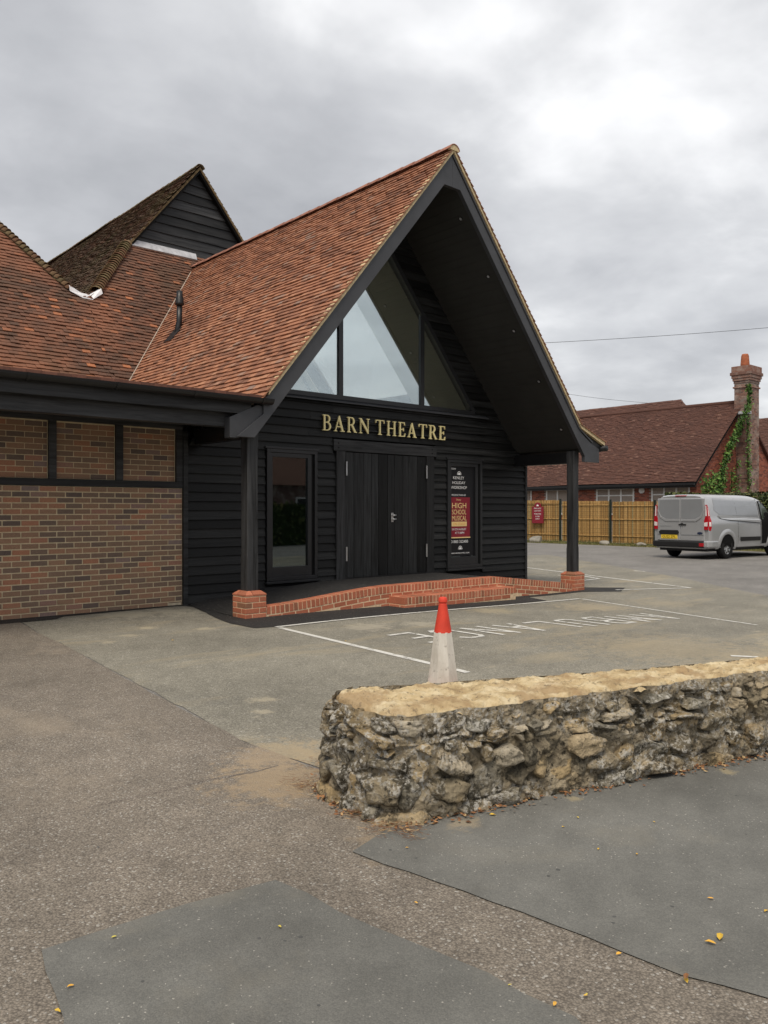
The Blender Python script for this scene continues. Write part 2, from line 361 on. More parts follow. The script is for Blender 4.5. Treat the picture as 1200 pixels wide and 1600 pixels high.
for px, py in ((610, 1333), (797, 1336), (650, 1346), (872, 1364), (857, 1374), (790, 1352), (958, 1448), (960, 1438), (1050, 1422), (1112, 1234), (1150, 1247), (1166, 1308), (470, 1470), (405, 1472), (223, 1540), (445, 1476), (153, 1328), (498, 1578)):
    a = rs0.uniform(.004, .010); q = G(px, py); sheet('gum_spot', [(q[0]+math.cos(k)*a*rs0.uniform(.7, 1.1), q[1]+math.sin(k)*a) for k in (0, .9, 1.8, 2.7, 3.6, 4.5, 5.4)], .0136, M['spot'], ground)
# painted lines and letters, laid on the car park
def stripe(name, a, b, w=.075, lift=.0085):
    a = Vector((a[0], a[1])); b = Vector((b[0], b[1])); d = (b-a).normalized(); n = Vector((-d.y, d.x))*w/2
    return sheet(name, [a-n, b-n, b+n, a+n], lift, M['paint'], ground)
stripe('painted_line', (5.6, 8.30), (11.95, 8.28), .07, .0130); stripe('painted_line', (5.62, 8.25), (5.32, 4.86)); stripe('painted_line', (11.98, 8.25), (10.9, 4.75), .06)
stripe('painted_line', G(823, 887, -.1), G(1080, 919, -.12)); stripe('painted_line', G(962, 922.5, -.12), G(1079, 919.5, -.12), .075, .0125)
stripe('painted_line', G(872, 899.5, -.12), G(890, 900, -.12)); stripe('painted_line', G(905, 900, -.12), G(935, 904.5, -.12), .09); stripe('painted_line', G(936, 905, -.12), G(906, 908.5, -.12), .09, .0125)
stripe('painted_line', G(990, 893, -.1), G(1008, 894, -.1), .09); stripe('painted_line', G(1142, 1022), G(1185, 1023.5), .08)
STROKES = {'A': [[(0, 0), (.5, 1), (1, 0)], [(.22, .38), (.78, .38)]], 'M': [[(0, 0), (0, 1)], [(0, 1), (.5, .45), (1, 1)], [(1, 1), (1, 0)]],
 'B': [[(0, 0), (0, 1), (.75, 1), (1, .87), (1, .65), (.75, .52), (0, .52)], [(.75, .52), (1, .38), (1, .13), (.75, 0), (0, 0)]],
 'U': [[(0, 1), (0, .12), (.2, 0), (.8, 0), (1, .12), (1, 1)]], 'L': [[(0, 1), (0, 0), (1, 0)]], 'N': [[(0, 0), (0, 1)], [(0, 1), (1, 0)], [(1, 0), (1, 1)]],
 'C': [[(1, .85), (.8, 1), (.2, 1), (0, .88), (0, .12), (.2, 0), (.8, 0), (1, .15)]], 'E': [[(1, 1), (0, 1), (0, 0), (1, 0)], [(0, .52), (.8, .52)]]}
for i, ch in enumerate('AMBULANCE'):
    lm = MB(); ox = 10.80-i*.535; oy = 5.74+.062*i; k = 0
    for st in STROKES[ch]:
        for (a, b) in zip(st[:-1], st[1:]):
            P = [Vector((ox-p[0]*.30, oy+.66*(1-p[1]), 0)) for p in (a, b)]
            d = (P[1]-P[0]).normalized(); n = Vector((-d.y, d.x, 0))*.033; P[0] -= d*.02; P[1] += d*.02
            q = [P[0]-n, P[1]-n, P[1]+n, P[0]+n]; k += 1
            for v in q: v.z = gz(v.x, v.y)+.0090+k*.0004
            lm.add(q, [(0, 1, 2, 3)])
    lm.build('painted_letter', M['paint'], ground)

# ------------------------------------------------------------------ roof tile generator
def inside(poly, x, y):
    c = False; j = len(poly)-1
    for i in range(len(poly)):
        xi, yi = poly[i]; xj, yj = poly[j]
        if (yi > y) != (yj > y) and x < (xj-xi)*(y-yi)/(yj-yi)+xi: c = not c
        j = i
    return c
def tile_mesh(mat, w, g):
    L = g*1.6; t = .018
    mb = MB(); mb.add([(-w/2, 0, .036), (w/2, 0, .036), (w/2, L, .004), (-w/2, L, .004), (-w/2, 0, .036-t), (w/2, 0, .036-t)], [(0, 1, 2, 3), (4, 5, 1, 0), (1, 5, 2), (0, 3, 4), (4, 3, 2, 5)])
    return mb.mesh('tile', mat)
def tiles(parent, O, U, V, poly, mat, w=.165, g=.1, wob=.004, indiv=0, name='tiles', seed=1, sag=0.0, clip=True):
    """clay tiles covering the polygon (u, v) on the plane O + uU + vV; the nearest `indiv` become objects, the rest one mesh"""
    rr = random.Random(seed); O = Vector(O); U = Vector(U).normalized(); V = Vector(V).normalized(); N = U.cross(V)
    u0 = min(p[0] for p in poly); u1 = max(p[0] for p in poly); v0 = min(p[1] for p in poly); v1 = max(p[1] for p in poly)
    L = g*1.6; t = .018; spots = []; ulo, uhi = u0, u1; u0 = math.floor(u0/w)*w
    for r in range(int((v1-v0)/g)+1):
        for c in range(int((u1-u0)/w)+3):
            u = u0+c*w+(r % 2)*w/2; v = v0+r*g
            if inside(poly, max(ulo+.004, min(uhi-.004, u)), v+g*.5) and ulo-w*.42 < u < uhi+w*.42: spots.append((u, v, r))
    near = set()
    if indiv:
        d = sorted([i for i in range(len(spots)) if ulo+w/2 < spots[i][0] < uhi-w/2], key=lambda i: (O+U*spots[i][0]+V*spots[i][1]-EYE).length); near = set(d[:indiv]); tm = tile_mesh(mat, w*.985, g)
    mb = MB()
    for i, (u, v, r) in enumerate(spots):
        j = (rr.random()-.5)*wob*2; jv = (rr.random()-.5)*wob*1.3+.007*mnoise.noise((u*.9, r*1.7, seed)); rot = (rr.random()-.5)*wob*5
        sg = sag*mnoise.noise((u*.35, v*.35, seed+.5))
        P = O+U*u+V*(v+jv)+N*(j+sg)
        if i in near:
            Mx = Matrix.Translation(P) @ Matrix((U, V, N)).transposed().to_4x4() @ Matrix.Rotation(rot, 4, 'Z')
            place('tile', tm, parent, Mx)
        else:
            h = w*.4925; cr = rot*h; lift = rr.random()*.006
            ha, hb_ = max(-h, ulo-u), min(h, uhi-u); pts = [(ha, -cr, .036+lift), (hb_, cr, .036), (hb_, L, .004), (ha, L, .004), (ha, -cr, .036-t+lift), (hb_, cr, .036-t)]
            mb.add([P+U*a+V*b+N*c for a, b, c in pts], [(0, 1, 2, 3), (4, 5, 1, 0), (1, 5, 2), (0, 3, 4)], rr.random()*.98+.01)
    return mb.build(name, mat, parent, kind='stuff')

# ------------------------------------------------------------------ the black boarded theatre
XC, YF, YB, T = 9.63, 10.75, 9.15, 1.2          # centre line, wall plane, barge plane, pitch
th = thing('theatre', (XC, 10.8, 0), 'black weatherboarded theatre front with steep tiled gable porch and gilt lettering', 'building')
SL = math.hypot(1, T)
ZR = 7.36                                        # ridge of the roof deck
def roofz(x): return ZR-T*abs(x-XC)
PY0, PZ0, PM = 15.27, 4.08, 1.28                 # the old hipped front plane
def py_of(z): return PY0+(z-PZ0)/PM
# roof decks
roof = MB()
zl = 2.86; xl = XC-(ZR-zl)/T
roof.prism([(xl, YB+.02, zl-.03), (XC, YB+.02, ZR-.03), (XC, py_of(ZR)+.3, ZR-.03), (xl, py_of(zl)+.3, zl-.03)], (0, 0, -.10))
roof_o = roof.build('roof', M['black'], th)
roofr = MB(); xr = 13.2
RLX, RLY = (9.95, 12.4), (12.75, 15.6)
def slab(x0, x1, y0, y1): roofr.prism([(x0, y0, roofz(x0)-.03), (x1, y0, roofz(x1)-.03), (x1, y1, roofz(x1)-.03), (x0, y1, roofz(x0)-.03)], (0, 0, -.10))
slab(XC+.001, xr, YB+.02, RLY[0]); slab(XC+.001, xr, RLY[1], 18.2); slab(XC+.001, RLX[0], RLY[0]+.001, RLY[1]-.001); slab(RLX[1], xr, RLY[0]+.001, RLY[1]-.001)
roofr.prism([(xr+.001, YB+.02, roofz(xr)-.03), (14.0, YB+.02, 2.74), (14.0, 18.2, 2.74), (xr+.001, 18.2, roofz(xr)-.03)], (0, 0, -.09))
roofr_o = roofr.build('roof', M['black'], th)
# left slope tiles: u runs back to front so that the normal points up and out
sl = lambda z: (z-zl)/T*SL
vtop = sl(ZR)
def yb(v): return py_of(zl+v*T/SL)
poly = [(-(yb(0)+.12), .02), (-(YB-.06), .02), (-(YB-.06), vtop-.05), (-(yb(vtop)+.12), vtop-.05)]
tiles(roof_o, (xl, 0, zl), (0, -1, 0), (1, 0, T), poly, M['tile_new'], indiv=300, seed=3, wob=.005)
vr = lambda x: (xr-x)*SL
for q in ((YB-.06, RLY[0], 0, vr(XC)-.05), (RLY[1], 18.0, 0, vr(XC)-.05), (RLY[0], RLY[1], 0, vr(RLX[1])-.08), (RLY[0], RLY[1], vr(RLX[0]), vr(XC)-.05)):
    tiles(roofr_o, (xr, 0, roofz(xr)), (0, 1, 0), (-1, 0, T), [(q[0], q[2]), (q[1], q[2]), (q[1], q[3]), (q[0], q[3])], M['tile_new'], seed=4, wob=.005)
rlf = MB(); rlf.prism([(RLX[0], RLY[0], roofz(RLX[0])), (RLX[1], RLY[0], roofz(RLX[1])), (RLX[1], RLY[1], roofz(RLX[1])), (RLX[0], RLY[1], roofz(RLX[0]))], (0, 0, .02)); rlf.build('added_rooflight', glass('rooflight glass', .08, (.95, .95, .95)), th)  # glazed opening added in the hidden slope to light the upper room
fl = math.hypot(14.03-xr, roofz(xr)-2.78)
tiles(roofr_o, (14.03, 0, 2.78), (0, 1, 0), (xr-14.03, 0, roofz(xr)-2.78), [(YB-.06, 0), (18.0, 0), (18.0, fl+.05), (YB-.06, fl+.05)], M['tile_new'], seed=5, wob=.005)
# ridge tiles
def half_round(r0, r1, L, seg=7, t=.014):
    mb = MB(); vs = []
    for y, r_ in ((0, r0), (L, r1)):
        for k in range(seg+1):
            a = math.pi*(.08+.84*k/seg); vs.append((math.cos(a)*r_, y, math.sin(a)*r_))
        for k in range(seg+1):
            a = math.pi*(.08+.84*k/seg); vs.append((math.cos(a)*(r_-t), y, math.sin(a)*(r_-t)))
    n = seg+1; fs = []
    for k in range(seg):
        fs += [(k, k+1, 2*n+k+1, 2*n+k), (n+k, 3*n+k, 3*n+k+1, n+k+1), (k, n+k, n+k+1, k+1), (2*n+k, 2*n+k+1, 3*n+k+1, 3*n+k)]
    return mb.add(vs, fs)
rm = half_round(.125, .118, .315).mesh('ridge_tile', M['ridge'], True)
for i in range(29):
    place('ridge_tile', rm, roof_o, Matrix.Translation((XC, YB-.07+i*.30, ZR-.045+.004*math.sin(i*2.1))))
mb = MB(); mb.prism([(XC+math.cos(a)*.11, YB-.062, ZR-.045+math.sin(a)*.11) for a in [math.pi*(.05+.9*k/8) for k in range(9)]], (0, .05, 0)); mb.build('ridge_end', M['cream'], th)
# verge bedding, barge boards
def slope_strip(x0, x1, top, bot, y0, y1):        # piece of gable following the pitch, in the XZ plane
    s = lambda x, d: ZR+d-T*abs(x-XC)
    return [(x0, y0, s(x0, bot)), (x1, y0, s(x1, bot)), (x1, y0, s(x1, top)), (x0, y0, s(x0, top))], (0, y1-y0, 0)
for k, (a, b) in enumerate(((XC-3.60, XC), (XC+.001, xr))):
    mb = MB(); mb.prism(*slope_strip(a, b, .035, -.045, YB-.045, YB+.05))
    if k: mb.prism([(xr+.001, YB-.045, roofz(xr)-.045), (14.0, YB-.045, 2.735), (14.0, YB-.045, 2.815), (xr+.001, YB-.045, roofz(xr)+.035)], (0, .095, 0))
    mb.build('verge_bedding', M['cream'], th)
s_ = lambda x, d: ZR+d-T*abs(x-XC)
YQ = YB-.012
# left barge: long straight board with a plumb-cut foot
mb = MB(); mb.prism([(5.56, YQ, 2.41), (5.83, YQ, 2.41), (XC-.185, YQ, 6.745), (XC, YQ, 6.745), (XC, YQ, s_(XC, -.05)), (5.97, YQ, s_(5.97, -.05)), (5.97, YQ, 2.74)], (0, .075, 0)); mb.build('barge_board', M['barge'], th, bevel=.006)
mb = MB(); mb.prism([(5.47, YQ+.03, 2.395), (5.60, YQ+.03, 2.395), (6.1, YQ+.03, 2.80), (5.9, YQ+.03, 2.86), (5.47, YQ+.03, 2.66)], (0, .14, 0)); mb.build('rafter_foot', M['barge'], th, bevel=.006)
mb = MB(); mb.prism([(XC+.001, YQ, 6.745), (XC+.185, YQ, 6.745), (13.36, YQ, 2.50), (13.36, YQ, 2.39), (13.85, YQ, 2.39), (13.85, YQ, 2.66), (13.62, YQ, 2.74), (13.25, YQ, s_(13.2, -.13)), (XC+.001, YQ, s_(XC, -.13))], (0, .075, 0)); mb.build('barge_board', M['barge'], th, bevel=.006)
mb = MB(); mb.prism([(XC+.002, YQ+.022, s_(XC, -.05)), (xr, YQ+.022, s_(xr, -.05)), (13.98, YQ+.022, 2.72), (13.98, YQ+.022, 2.62), (13.86, YQ+.022, 2.60), (xr, YQ+.022, s_(xr, -.2)), (XC+.002, YQ+.022, s_(XC, -.2))], (0, .05, 0)); mb.build('barge_backing', M['gutter'], th)
mb = MB(); mb.prism([(XC+.003, YQ-.018, s_(XC, -.075)), (xr-.02, YQ-.018, s_(xr-.02, -.075)), (13.6, YQ-.018, 2.80), (13.6, YQ-.018, 2.765), (xr-.05, YQ-.018, s_(xr-.05, -.115)), (XC+.003, YQ-.018, s_(XC, -.115))], (0, .06, 0)); mb.build('verge_fillet', M['barge'], th)
# porch soffit, in narrow boards, with downlights
for sgn in (-1, 1):
    mb = MB(); n = 40; xe = 3.62
    for i in range(n):
        a, b = i*xe/n+.0015, (i+1)*xe/n-.0015
        q = [(XC+sgn*p, y, 7.0-T*p) for p, y in ((a, YB+.064), (b, YB+.064), (b, YF+.05), (a, YF+.05))]
        mb.prism(q, (0, 0, .03))
    so = mb.build('soffit', M['soffit'], th)
    if sgn > 0:
        n_ = Vector((T, 0, 1)).normalized()
        for px, py in ((720, 342), (763, 432), (803, 517), (842, 596), (877, 671)):
            p = at_plane(px, py, (XC, 0, 7.0), (T, 0, 1)); q = n_.to_track_quat('Z', 'Y').to_matrix().to_4x4()
            sp = MB(); c = [(math.cos(2*math.pi*k/14), math.sin(2*math.pi*k/14)) for k in range(14)]
            sp.add([(x*.042, y*.042, -.012) for x, y in c]+[(x*.027, y*.027, -.012) for x, y in c]+[(x*.042, y*.042, .0) for x, y in c],
                   [(k, (k+1) % 14, 14+(k+1) % 14, 14+k) for k in range(14)]+[(k, 28+k, 28+(k+1) % 14, (k+1) % 14) for k in range(14)])
            s1 = sp.build('downlight', M['gutter'], so); s1.matrix_basis = Matrix.Translation(p) @ q
            ln = MB(); ln.add([(x*.026, y*.026, -.004) for x, y in c], [tuple(range(14))]); l1 = ln.build('downlight_lens', M['lead'], so); l1.matrix_basis = s1.matrix_basis.copy()
# wall backing
mb = MB(); mb.box(5.72, 13.56, YF+.04, YF+.2, -.1, 2.40); mb.prism([(6.0, YF+.04, 2.401), (13.26, YF+.04, 2.401), (12.7, YF+.04, 3.34), (6.56, YF+.04, 3.34)], (0, .16, 0))
for sgn in (-1, 1):
    f = lambda p: XC+sgn*p
    mb.prism([(f(2.40), YF+.04, 3.342), (f(3.04), YF+.04, 3.342), (f(.0), YF+.04, 7.0), (f(0), YF+.04, 6.24)], (0, .16, 0))
mb.build('wall', M['black'], th)
for x0, x1, y0, y1 in ((5.72, 5.80, YF+.2, 17), (13.46, 13.56, YF+.2, 18)): box('wall', x0, x1, y0, y1, -.1, 2.9, M['board'], th)
# openings in the boarding: (x0, x1, z0, z1)
LW = (7.05, 8.08, .28, 2.45); PW = (11.15, 12.18, .28, 2.45); DR = (8.46, 10.80, .2, 2.47); LT = (8.40, 10.86, 2.455, 2.65)
OPEN = [LW, PW, DR, LT]
def feather(x0a, x0b, x1a, x1b, z, h, rnd):        # one tapered weatherboard, thick at its foot
    y = YF; mb = MB(); dz = (rnd-.5)*.006
    mb.add([(x0a, y-.014, z+dz), (x1a, y-.014, z-dz), (x1a, y+.035, z-dz), (x0a, y+.035, z+dz), (x0b, y+.022, z+h+.012), (x1b, y+.022, z+h+.012), (x1b, y+.035, z+h+.012), (x0b, y+.035, z+h+.012)],
           [(0, 1, 5, 4), (0, 3, 2, 1), (1, 2, 6, 5), (3, 0, 4, 7), (4, 5, 6, 7), (2, 3, 7, 6)]); return mb
EX = .137; rw = random.Random(11)
for r in range(0, 50):
    z = -.06+r*EX; zc = z+EX/2
    if z > 6.7: break
    zt = z+EX
    lim = (7.06-z)/T if zt > 2.4 else 9
    wvb = wvt = None
    xa, xb = max(5.70, XC-lim-.03), min(13.54, XC+lim+.03)
    if xb-xa < .1: continue
    segs = [(xa, xb)]
    cuts = [(o[0], o[1]) for o in OPEN if o[2]-.02 < zc < o[3]+.02]
    if zc > 3.30:
        wv = (6.16-zc)/T+.05; wvb, wvt = (6.16-z)/T+.05, max(.0, (6.16-zt)/T+.05)
        if zc < 3.36: wv = 2.40; wvb = None
        if wv > 0: cuts.append((XC-wv, XC+wv))
    for a, b in cuts:
        ns = []
        for s0, s1 in segs:
            if b <= s0 or a >= s1: ns.append((s0, s1)); continue
            if a > s0: ns.append((s0, a))
            if b < s1: ns.append((b, s1))
        segs = ns
    fin = []
    for s0, s1 in segs:
        while s1-s0 > 3.9:
            c = s0+rw.uniform(1.6, 3.2); fin.append((s0, c-.002)); s0 = c
        fin.append((s0, s1))
    for s0, s1 in fin:
        if s1-s0 < .03: continue
        b0, b1 = s0, s1
        if wvb and abs(s0-(XC+wv)) < 1e-6: s0, b0 = XC+wvb, XC+wvt
        if wvb and abs(s1-(XC-wv)) < 1e-6: s1, b1 = XC-wvb, XC-wvt
        if xa > 5.71 and s0 == xa: b0 = s0+EX/T
        if xb < 13.53 and s1 == xb: b1 = s1-EX/T
        feather(s0, b0, s1, b1, z, EX, rw.random()).build('weatherboard', M['board'], th)
box('corner_trim', 5.625, 5.70, YF-.03, YF+.06, -.08, 2.6, M['timber'], th, .004)
box('corner_trim', 13.54, 13.60, YF-.02, YF+.08, -.12, 2.45, M['timber'], th, .004)
# door frame and the pair of planked doors
box('door_post', 8.46, 8.66, YF-.03, YF+.03, .20, 2.453, M['timber_v'], th, .005)
box('door_post', 10.60, 10.80, YF-.03, YF+.03, .20, 2.453, M['timber_v'], th, .005)
lin = box('door_lintel', 8.40, 10.86, YF-.036, YF+.03, 2.455, 2.65, M['timber'], th, .006)
for x in (8.50, 10.74):
    for z in (2.51, 2.585): MB().tube([(x, YF-.042, z), (x, YF-.03, z)], .011, 8).build('peg', M['black'], lin)
for x0, x1, left in ((8.67, 9.628, True), (9.632, 10.59, False)):
    d = box('door', x0, x1, YF-.004, YF+.03, .292, 2.44, M['board_v'], th)
    ws = [.18, .22, .18, .16, .22] if left else [.17, .20, .15, .21, .23]
    x = x0
    tot = sum(ws)
    for w in ws:
        w *= (x1-x0)/tot; box('plank', x+.003, x+w-.003, YF-.020, YF-.004, .292, 2.44, M['board_v'], d, .003); x += w
    for z in (.70, 2.16):
        xx = x0 if left else x1
        MB().tube([(xx, YF-.04, z-.12), (xx, YF-.04, z+.12)], .015, 8).build('hinge', M['steel'], d)
    if not left:
        h = box('handle', 9.71, 9.765, YF-.030, YF-.0205, 1.235, 1.40, M['steel'], d, .004)
    
hm = MB()
for z in (1.285, 1.355): hm.tube([(9.745, YF-.031, z), (9.745, YF-.07, z)], .017, 10); hm.tube([(9.745, YF-.062, z), (9.80, YF-.062, z+.006)], .010, 8)
hm.build('door_knob', M['steel'], th, True)
box('threshold', 8.66, 10.60, YF-.03, YF+.02, .272, .291, M['gutter'], th)
# tall ground-floor windows
def tall_window(o, name):
    x0, x1, z0, z1 = o
    w = MB()
    for a in ((x0+.02, x0+.075, z0+.04, z1-.025), (x1-.075, x1-.02, z0+.04, z1-.025), (x0+.075, x1-.075, z1-.08, z1-.025), (x0+.075, x1-.075, z0+.04, z0+.10)):
        w.box(a[0], a[1], YF-.03, YF+.038, a[2], a[3])
    wo = w.build(name, M['frame'], th, bevel=.003)
    sash = MB()
    for a in ((x0+.077, x0+.135, z0+.102, z1-.082), (x1-.205, x1-.13, z0+.102, z1-.082), (x0+.135, x1-.205, z1-.15, z1-.082), (x0+.135, x1-.205, z0+.102, z0+.26)):
        sash.box(a[0], a[1], YF-.012, YF+.036, a[2], a[3])
    sash.build('sash', M['frame'], wo, bevel=.003)
    box('jamb', x1-.13, x1-.077, YF-.002, YF+.036, z0+.102, z1-.082, M['black'], wo)
    box('pane', x0+.135, x1-.205, YF+.022, YF+.027, z0+.26, z1-.15, M['glass_lo'], wo)
    box('sill', x0-.01, x1+.01, YF-.065, YF+.01, z0, z0+.035, M['frame'], wo, .004)
    box('head_trim', x0-.012, x1+.012, YF-.038, YF+.01, z1-.022, z1+.012, M['frame'], wo, .003)
    return wo
lw = tall_window(LW, 'window'); pw = tall_window(PW, 'window')
# the poster behind the right-hand pane
def textmesh(txt, w, h, ext=.0006):
    cu = bpy.data.curves.new('lettering', 'FONT'); cu.body = txt; cu.extrude = ext; cu.resolution_u = 3
    o = bpy.data.objects.new('lettering', cu); C.objects.link(o)
    bpy.context.view_layer.update()
    me = bpy.data.meshes.new_from_object(o.evaluated_get(bpy.context.evaluated_depsgraph_get()))
    C.objects.unlink(o); bpy.data.objects.remove(o)
    n = len(me.vertices); a = np.empty(n*3); me.vertices.foreach_get('co', a); a = a.reshape(-1, 3)
    lo, hi = a[:, :2].min(0), a[:, :2].max(0)
    a[:, 0] = (a[:, 0]-lo[0])/(hi[0]-lo[0])*w; a[:, 1] = (a[:, 1]-lo[1])/(hi[1]-lo[1])*h
    me.vertices.foreach_set('co', a.ravel()); me.update(); me.materials.clear(); return me
RX = Matrix.Rotation(R(90), 4, 'X')
def text_on_wall(name, txt, x, z, w, h, mat, parent, y):
    me = textmesh(txt, w, h); me.materials.append(mat)
    return place(name, me, parent, Matrix.Translation((x, y, z)) @ RX)
def flatm(name, c, rough=.4, em=0): return plain(name, c, rough, .3, .04, 3)
M['p_black'] = flatm('poster black', (.010, .010, .012)); M['p_red'] = flatm('poster maroon', (.24, .018, .032)); M['p_white'] = flatm('poster white', (.85, .85, .85)); M['p_gold'] = flatm('poster yellow', (.88, .66, .30)); M['p_or'] = flatm('poster orange', (.85, .42, .10))
YP = YF+.0185
box('poster', 11.288, 11.97, YP, YP+.003, .555, 2.29, M['p_black'], pw)
box('poster_panel', 11.29, 11.84, YP-.0025, YP-.0003, .925, 1.70, M['p_red'], pw)
box('poster_rule', 11.29, 11.855, YP-.0035, YP-.0026, .905, .925, M['p_gold'], pw)
box('poster_band', 11.32, 11.75, YP-.0040, YP-.0026, 1.135, 1.225, M['p_gold'], pw)
for txt, x, z, w, h, m in (('KENLEY', 11.36, 2.05, .31, .055, 'p_white'), ('HOLIDAY', 11.335, 1.955, .37, .055, 'p_white'), ('WORKSHOP', 11.30, 1.86, .45, .058, 'p_white'), ('PRODUCTION OF', 11.32, 1.725, .40, .034, 'p_white'),
        ('Disney', 11.45, 1.625, .13, .045, 'p_gold'), ('HIGH', 11.33, 1.485, .40, .105, 'p_gold'), ('SCHOOL', 11.33, 1.365, .40, .095, 'p_gold'), ('MUSICAL', 11.33, 1.245, .41, .095, 'p_gold'), ('ON STAGE!', 11.36, 1.155, .35, .052, 'p_or'),
        ('10-12TH AUGUST', 11.33, 1.055, .40, .042, 'p_white'), ('AT 7:30PM', 11.41, .985, .26, .042, 'p_white'), ('01883 332400', 11.30, .81, .48, .055, 'p_white'), ('BARNTHEATREOXTED.CO.UK', 11.30, .60, .52, .026, 'p_white'), ('TODAY', 11.30, 2.235, .14, .03, 'p_white')):
    text_on_wall('poster_lettering', txt, x, z, w, h, M[m], pw, YP-.006)
for zc, xc in ((2.135, 11.53), (.685, 11.56)):
    em = MB(); arc = [(xc+math.cos(a)*.06, zc+math.sin(a)*.07) for a in [math.pi*k/10 for k in range(11)]]; arc2 = [(xc+math.cos(a)*.048, zc+math.sin(a)*.057) for a in [math.pi*k/10 for k in range(11)]]
    for k in range(10): em.add([(arc[k][0], YP-.006, arc[k][1]), (arc[k+1][0], YP-.006, arc[k+1][1]), (arc2[k+1][0], YP-.006, arc2[k+1][1]), (arc2[k][0], YP-.006, arc2[k][1])], [(0, 1, 2, 3)])
    em.add([(xc-.04, YP-.0065, zc), (xc+.04, YP-.0065, zc), (xc+.025, YP-.0065, zc+.035), (xc, YP-.0065, zc+.045), (xc-.025, YP-.0065, zc+.035)], [(0, 1, 2, 3, 4)])
    em.build('poster_emblem', M['p_white'], pw)
# triangular glazing
wf = MB(); y0, y1 = YF-.02, YF+.05
def bar(p, q, w):
    p, q = Vector((p[0], 0, p[1])), Vector((q[0], 0, q[1])); d = (q-p).normalized(); n = Vector((-d.z, 0, d.x))*w/2
    wf.prism([Vector((a.x, y0, a.z)) for a in (p-n, q-n, q+n, p+n)], (0, y1-y0, 0))
GB = 3.40                                          # glass foot
gw = lambda z: (6.12-z)/T
bar((XC-gw(GB)-.06, GB-.035), (XC+gw(GB)+.06, GB-.035), .075)
y0 -= .004
for sgn in (-1, 1):
    bar((XC+sgn*(gw(GB)+.05), GB-.03), (XC+sgn*.02, 6.16), .085)
    y0 += .006
y0 += .003
for x in (8.575, 10.515+.17*0): 
    zt = 6.12-T*abs(x-XC); bar((x, GB), (x, zt), .095)
    y0 += .001
gwin = wf.build('gable_window', M['frame'], th)
pan = [(XC-gw(GB), GB), (8.53, GB), (8.53, 6.12-T*(XC-8.53)), ]
mb = MB(); mb.prism([(a, YF+.02, b) for a, b in pan], (0, .006, 0)); mb.build('pane', M['glass_hi'], gwin)
mb = MB(); mb.prism([(a, YF+.02, b) for a, b in ((8.62, GB), (10.47, GB), (10.47, 6.12-T*(10.47-XC)), (XC, 6.12), (8.62, 6.12-T*(XC-8.62)))], (0, .006, 0)); mb.build('pane', M['glass_hi'], gwin)
mb = MB(); mb.prism([(a, YF+.02, b) for a, b in ((10.56, GB), (XC+gw(GB), GB), (10.56, 6.12-T*(10.56-XC)))], (0, .006, 0)); mb.build('pane', M['glass_hi'], gwin)
mb = MB(); mb.prism([(7.0, YF-.075, 3.285), (12.3, YF-.075, 3.285), (12.3, YF+.02, 3.34), (7.0, YF+.02, 3.34)], (0, 0, -.02)); mb.build('sill', M['barge'], gwin)
# the room behind it
mb = MB(); xo = 3.0; cz_ = lambda x: 6.85-T*abs(x-XC)
def ceil(x0, x1, y0, y1): mb.prism([(x0, y0, cz_(x0)), (x1, y0, cz_(x1)), (x1, y1, cz_(x1)), (x0, y1, cz_(x0))], (0, 0, .03))
ceil(XC-xo, XC, YF+.21, 15.8); ceil(XC+.001, XC+xo, YF+.21, RLY[0]); ceil(XC+.001, RLX[0], RLY[0]+.001, 15.8); ceil(RLX[1], XC+xo, RLY[0]+.001, 15.8); ceil(RLX[0]+.001, RLX[1]-.001, RLY[1], 15.8)
mb.box(XC-2.9, XC+2.9, YF+.21, 15.8, 3.0, 3.03)
bk_ = MB(); bk_.prism([(XC-2.95, 15.75, 3.04), (XC+2.95, 15.75, 3.04), (XC, 15.75, 6.82)], (0, .05, 0)); bk_.build('room_partition', plain('grey partition', (.42, .40, .35), .9, .2, .1, 2), th)
mb.build('upper_room', M['inside'], th)
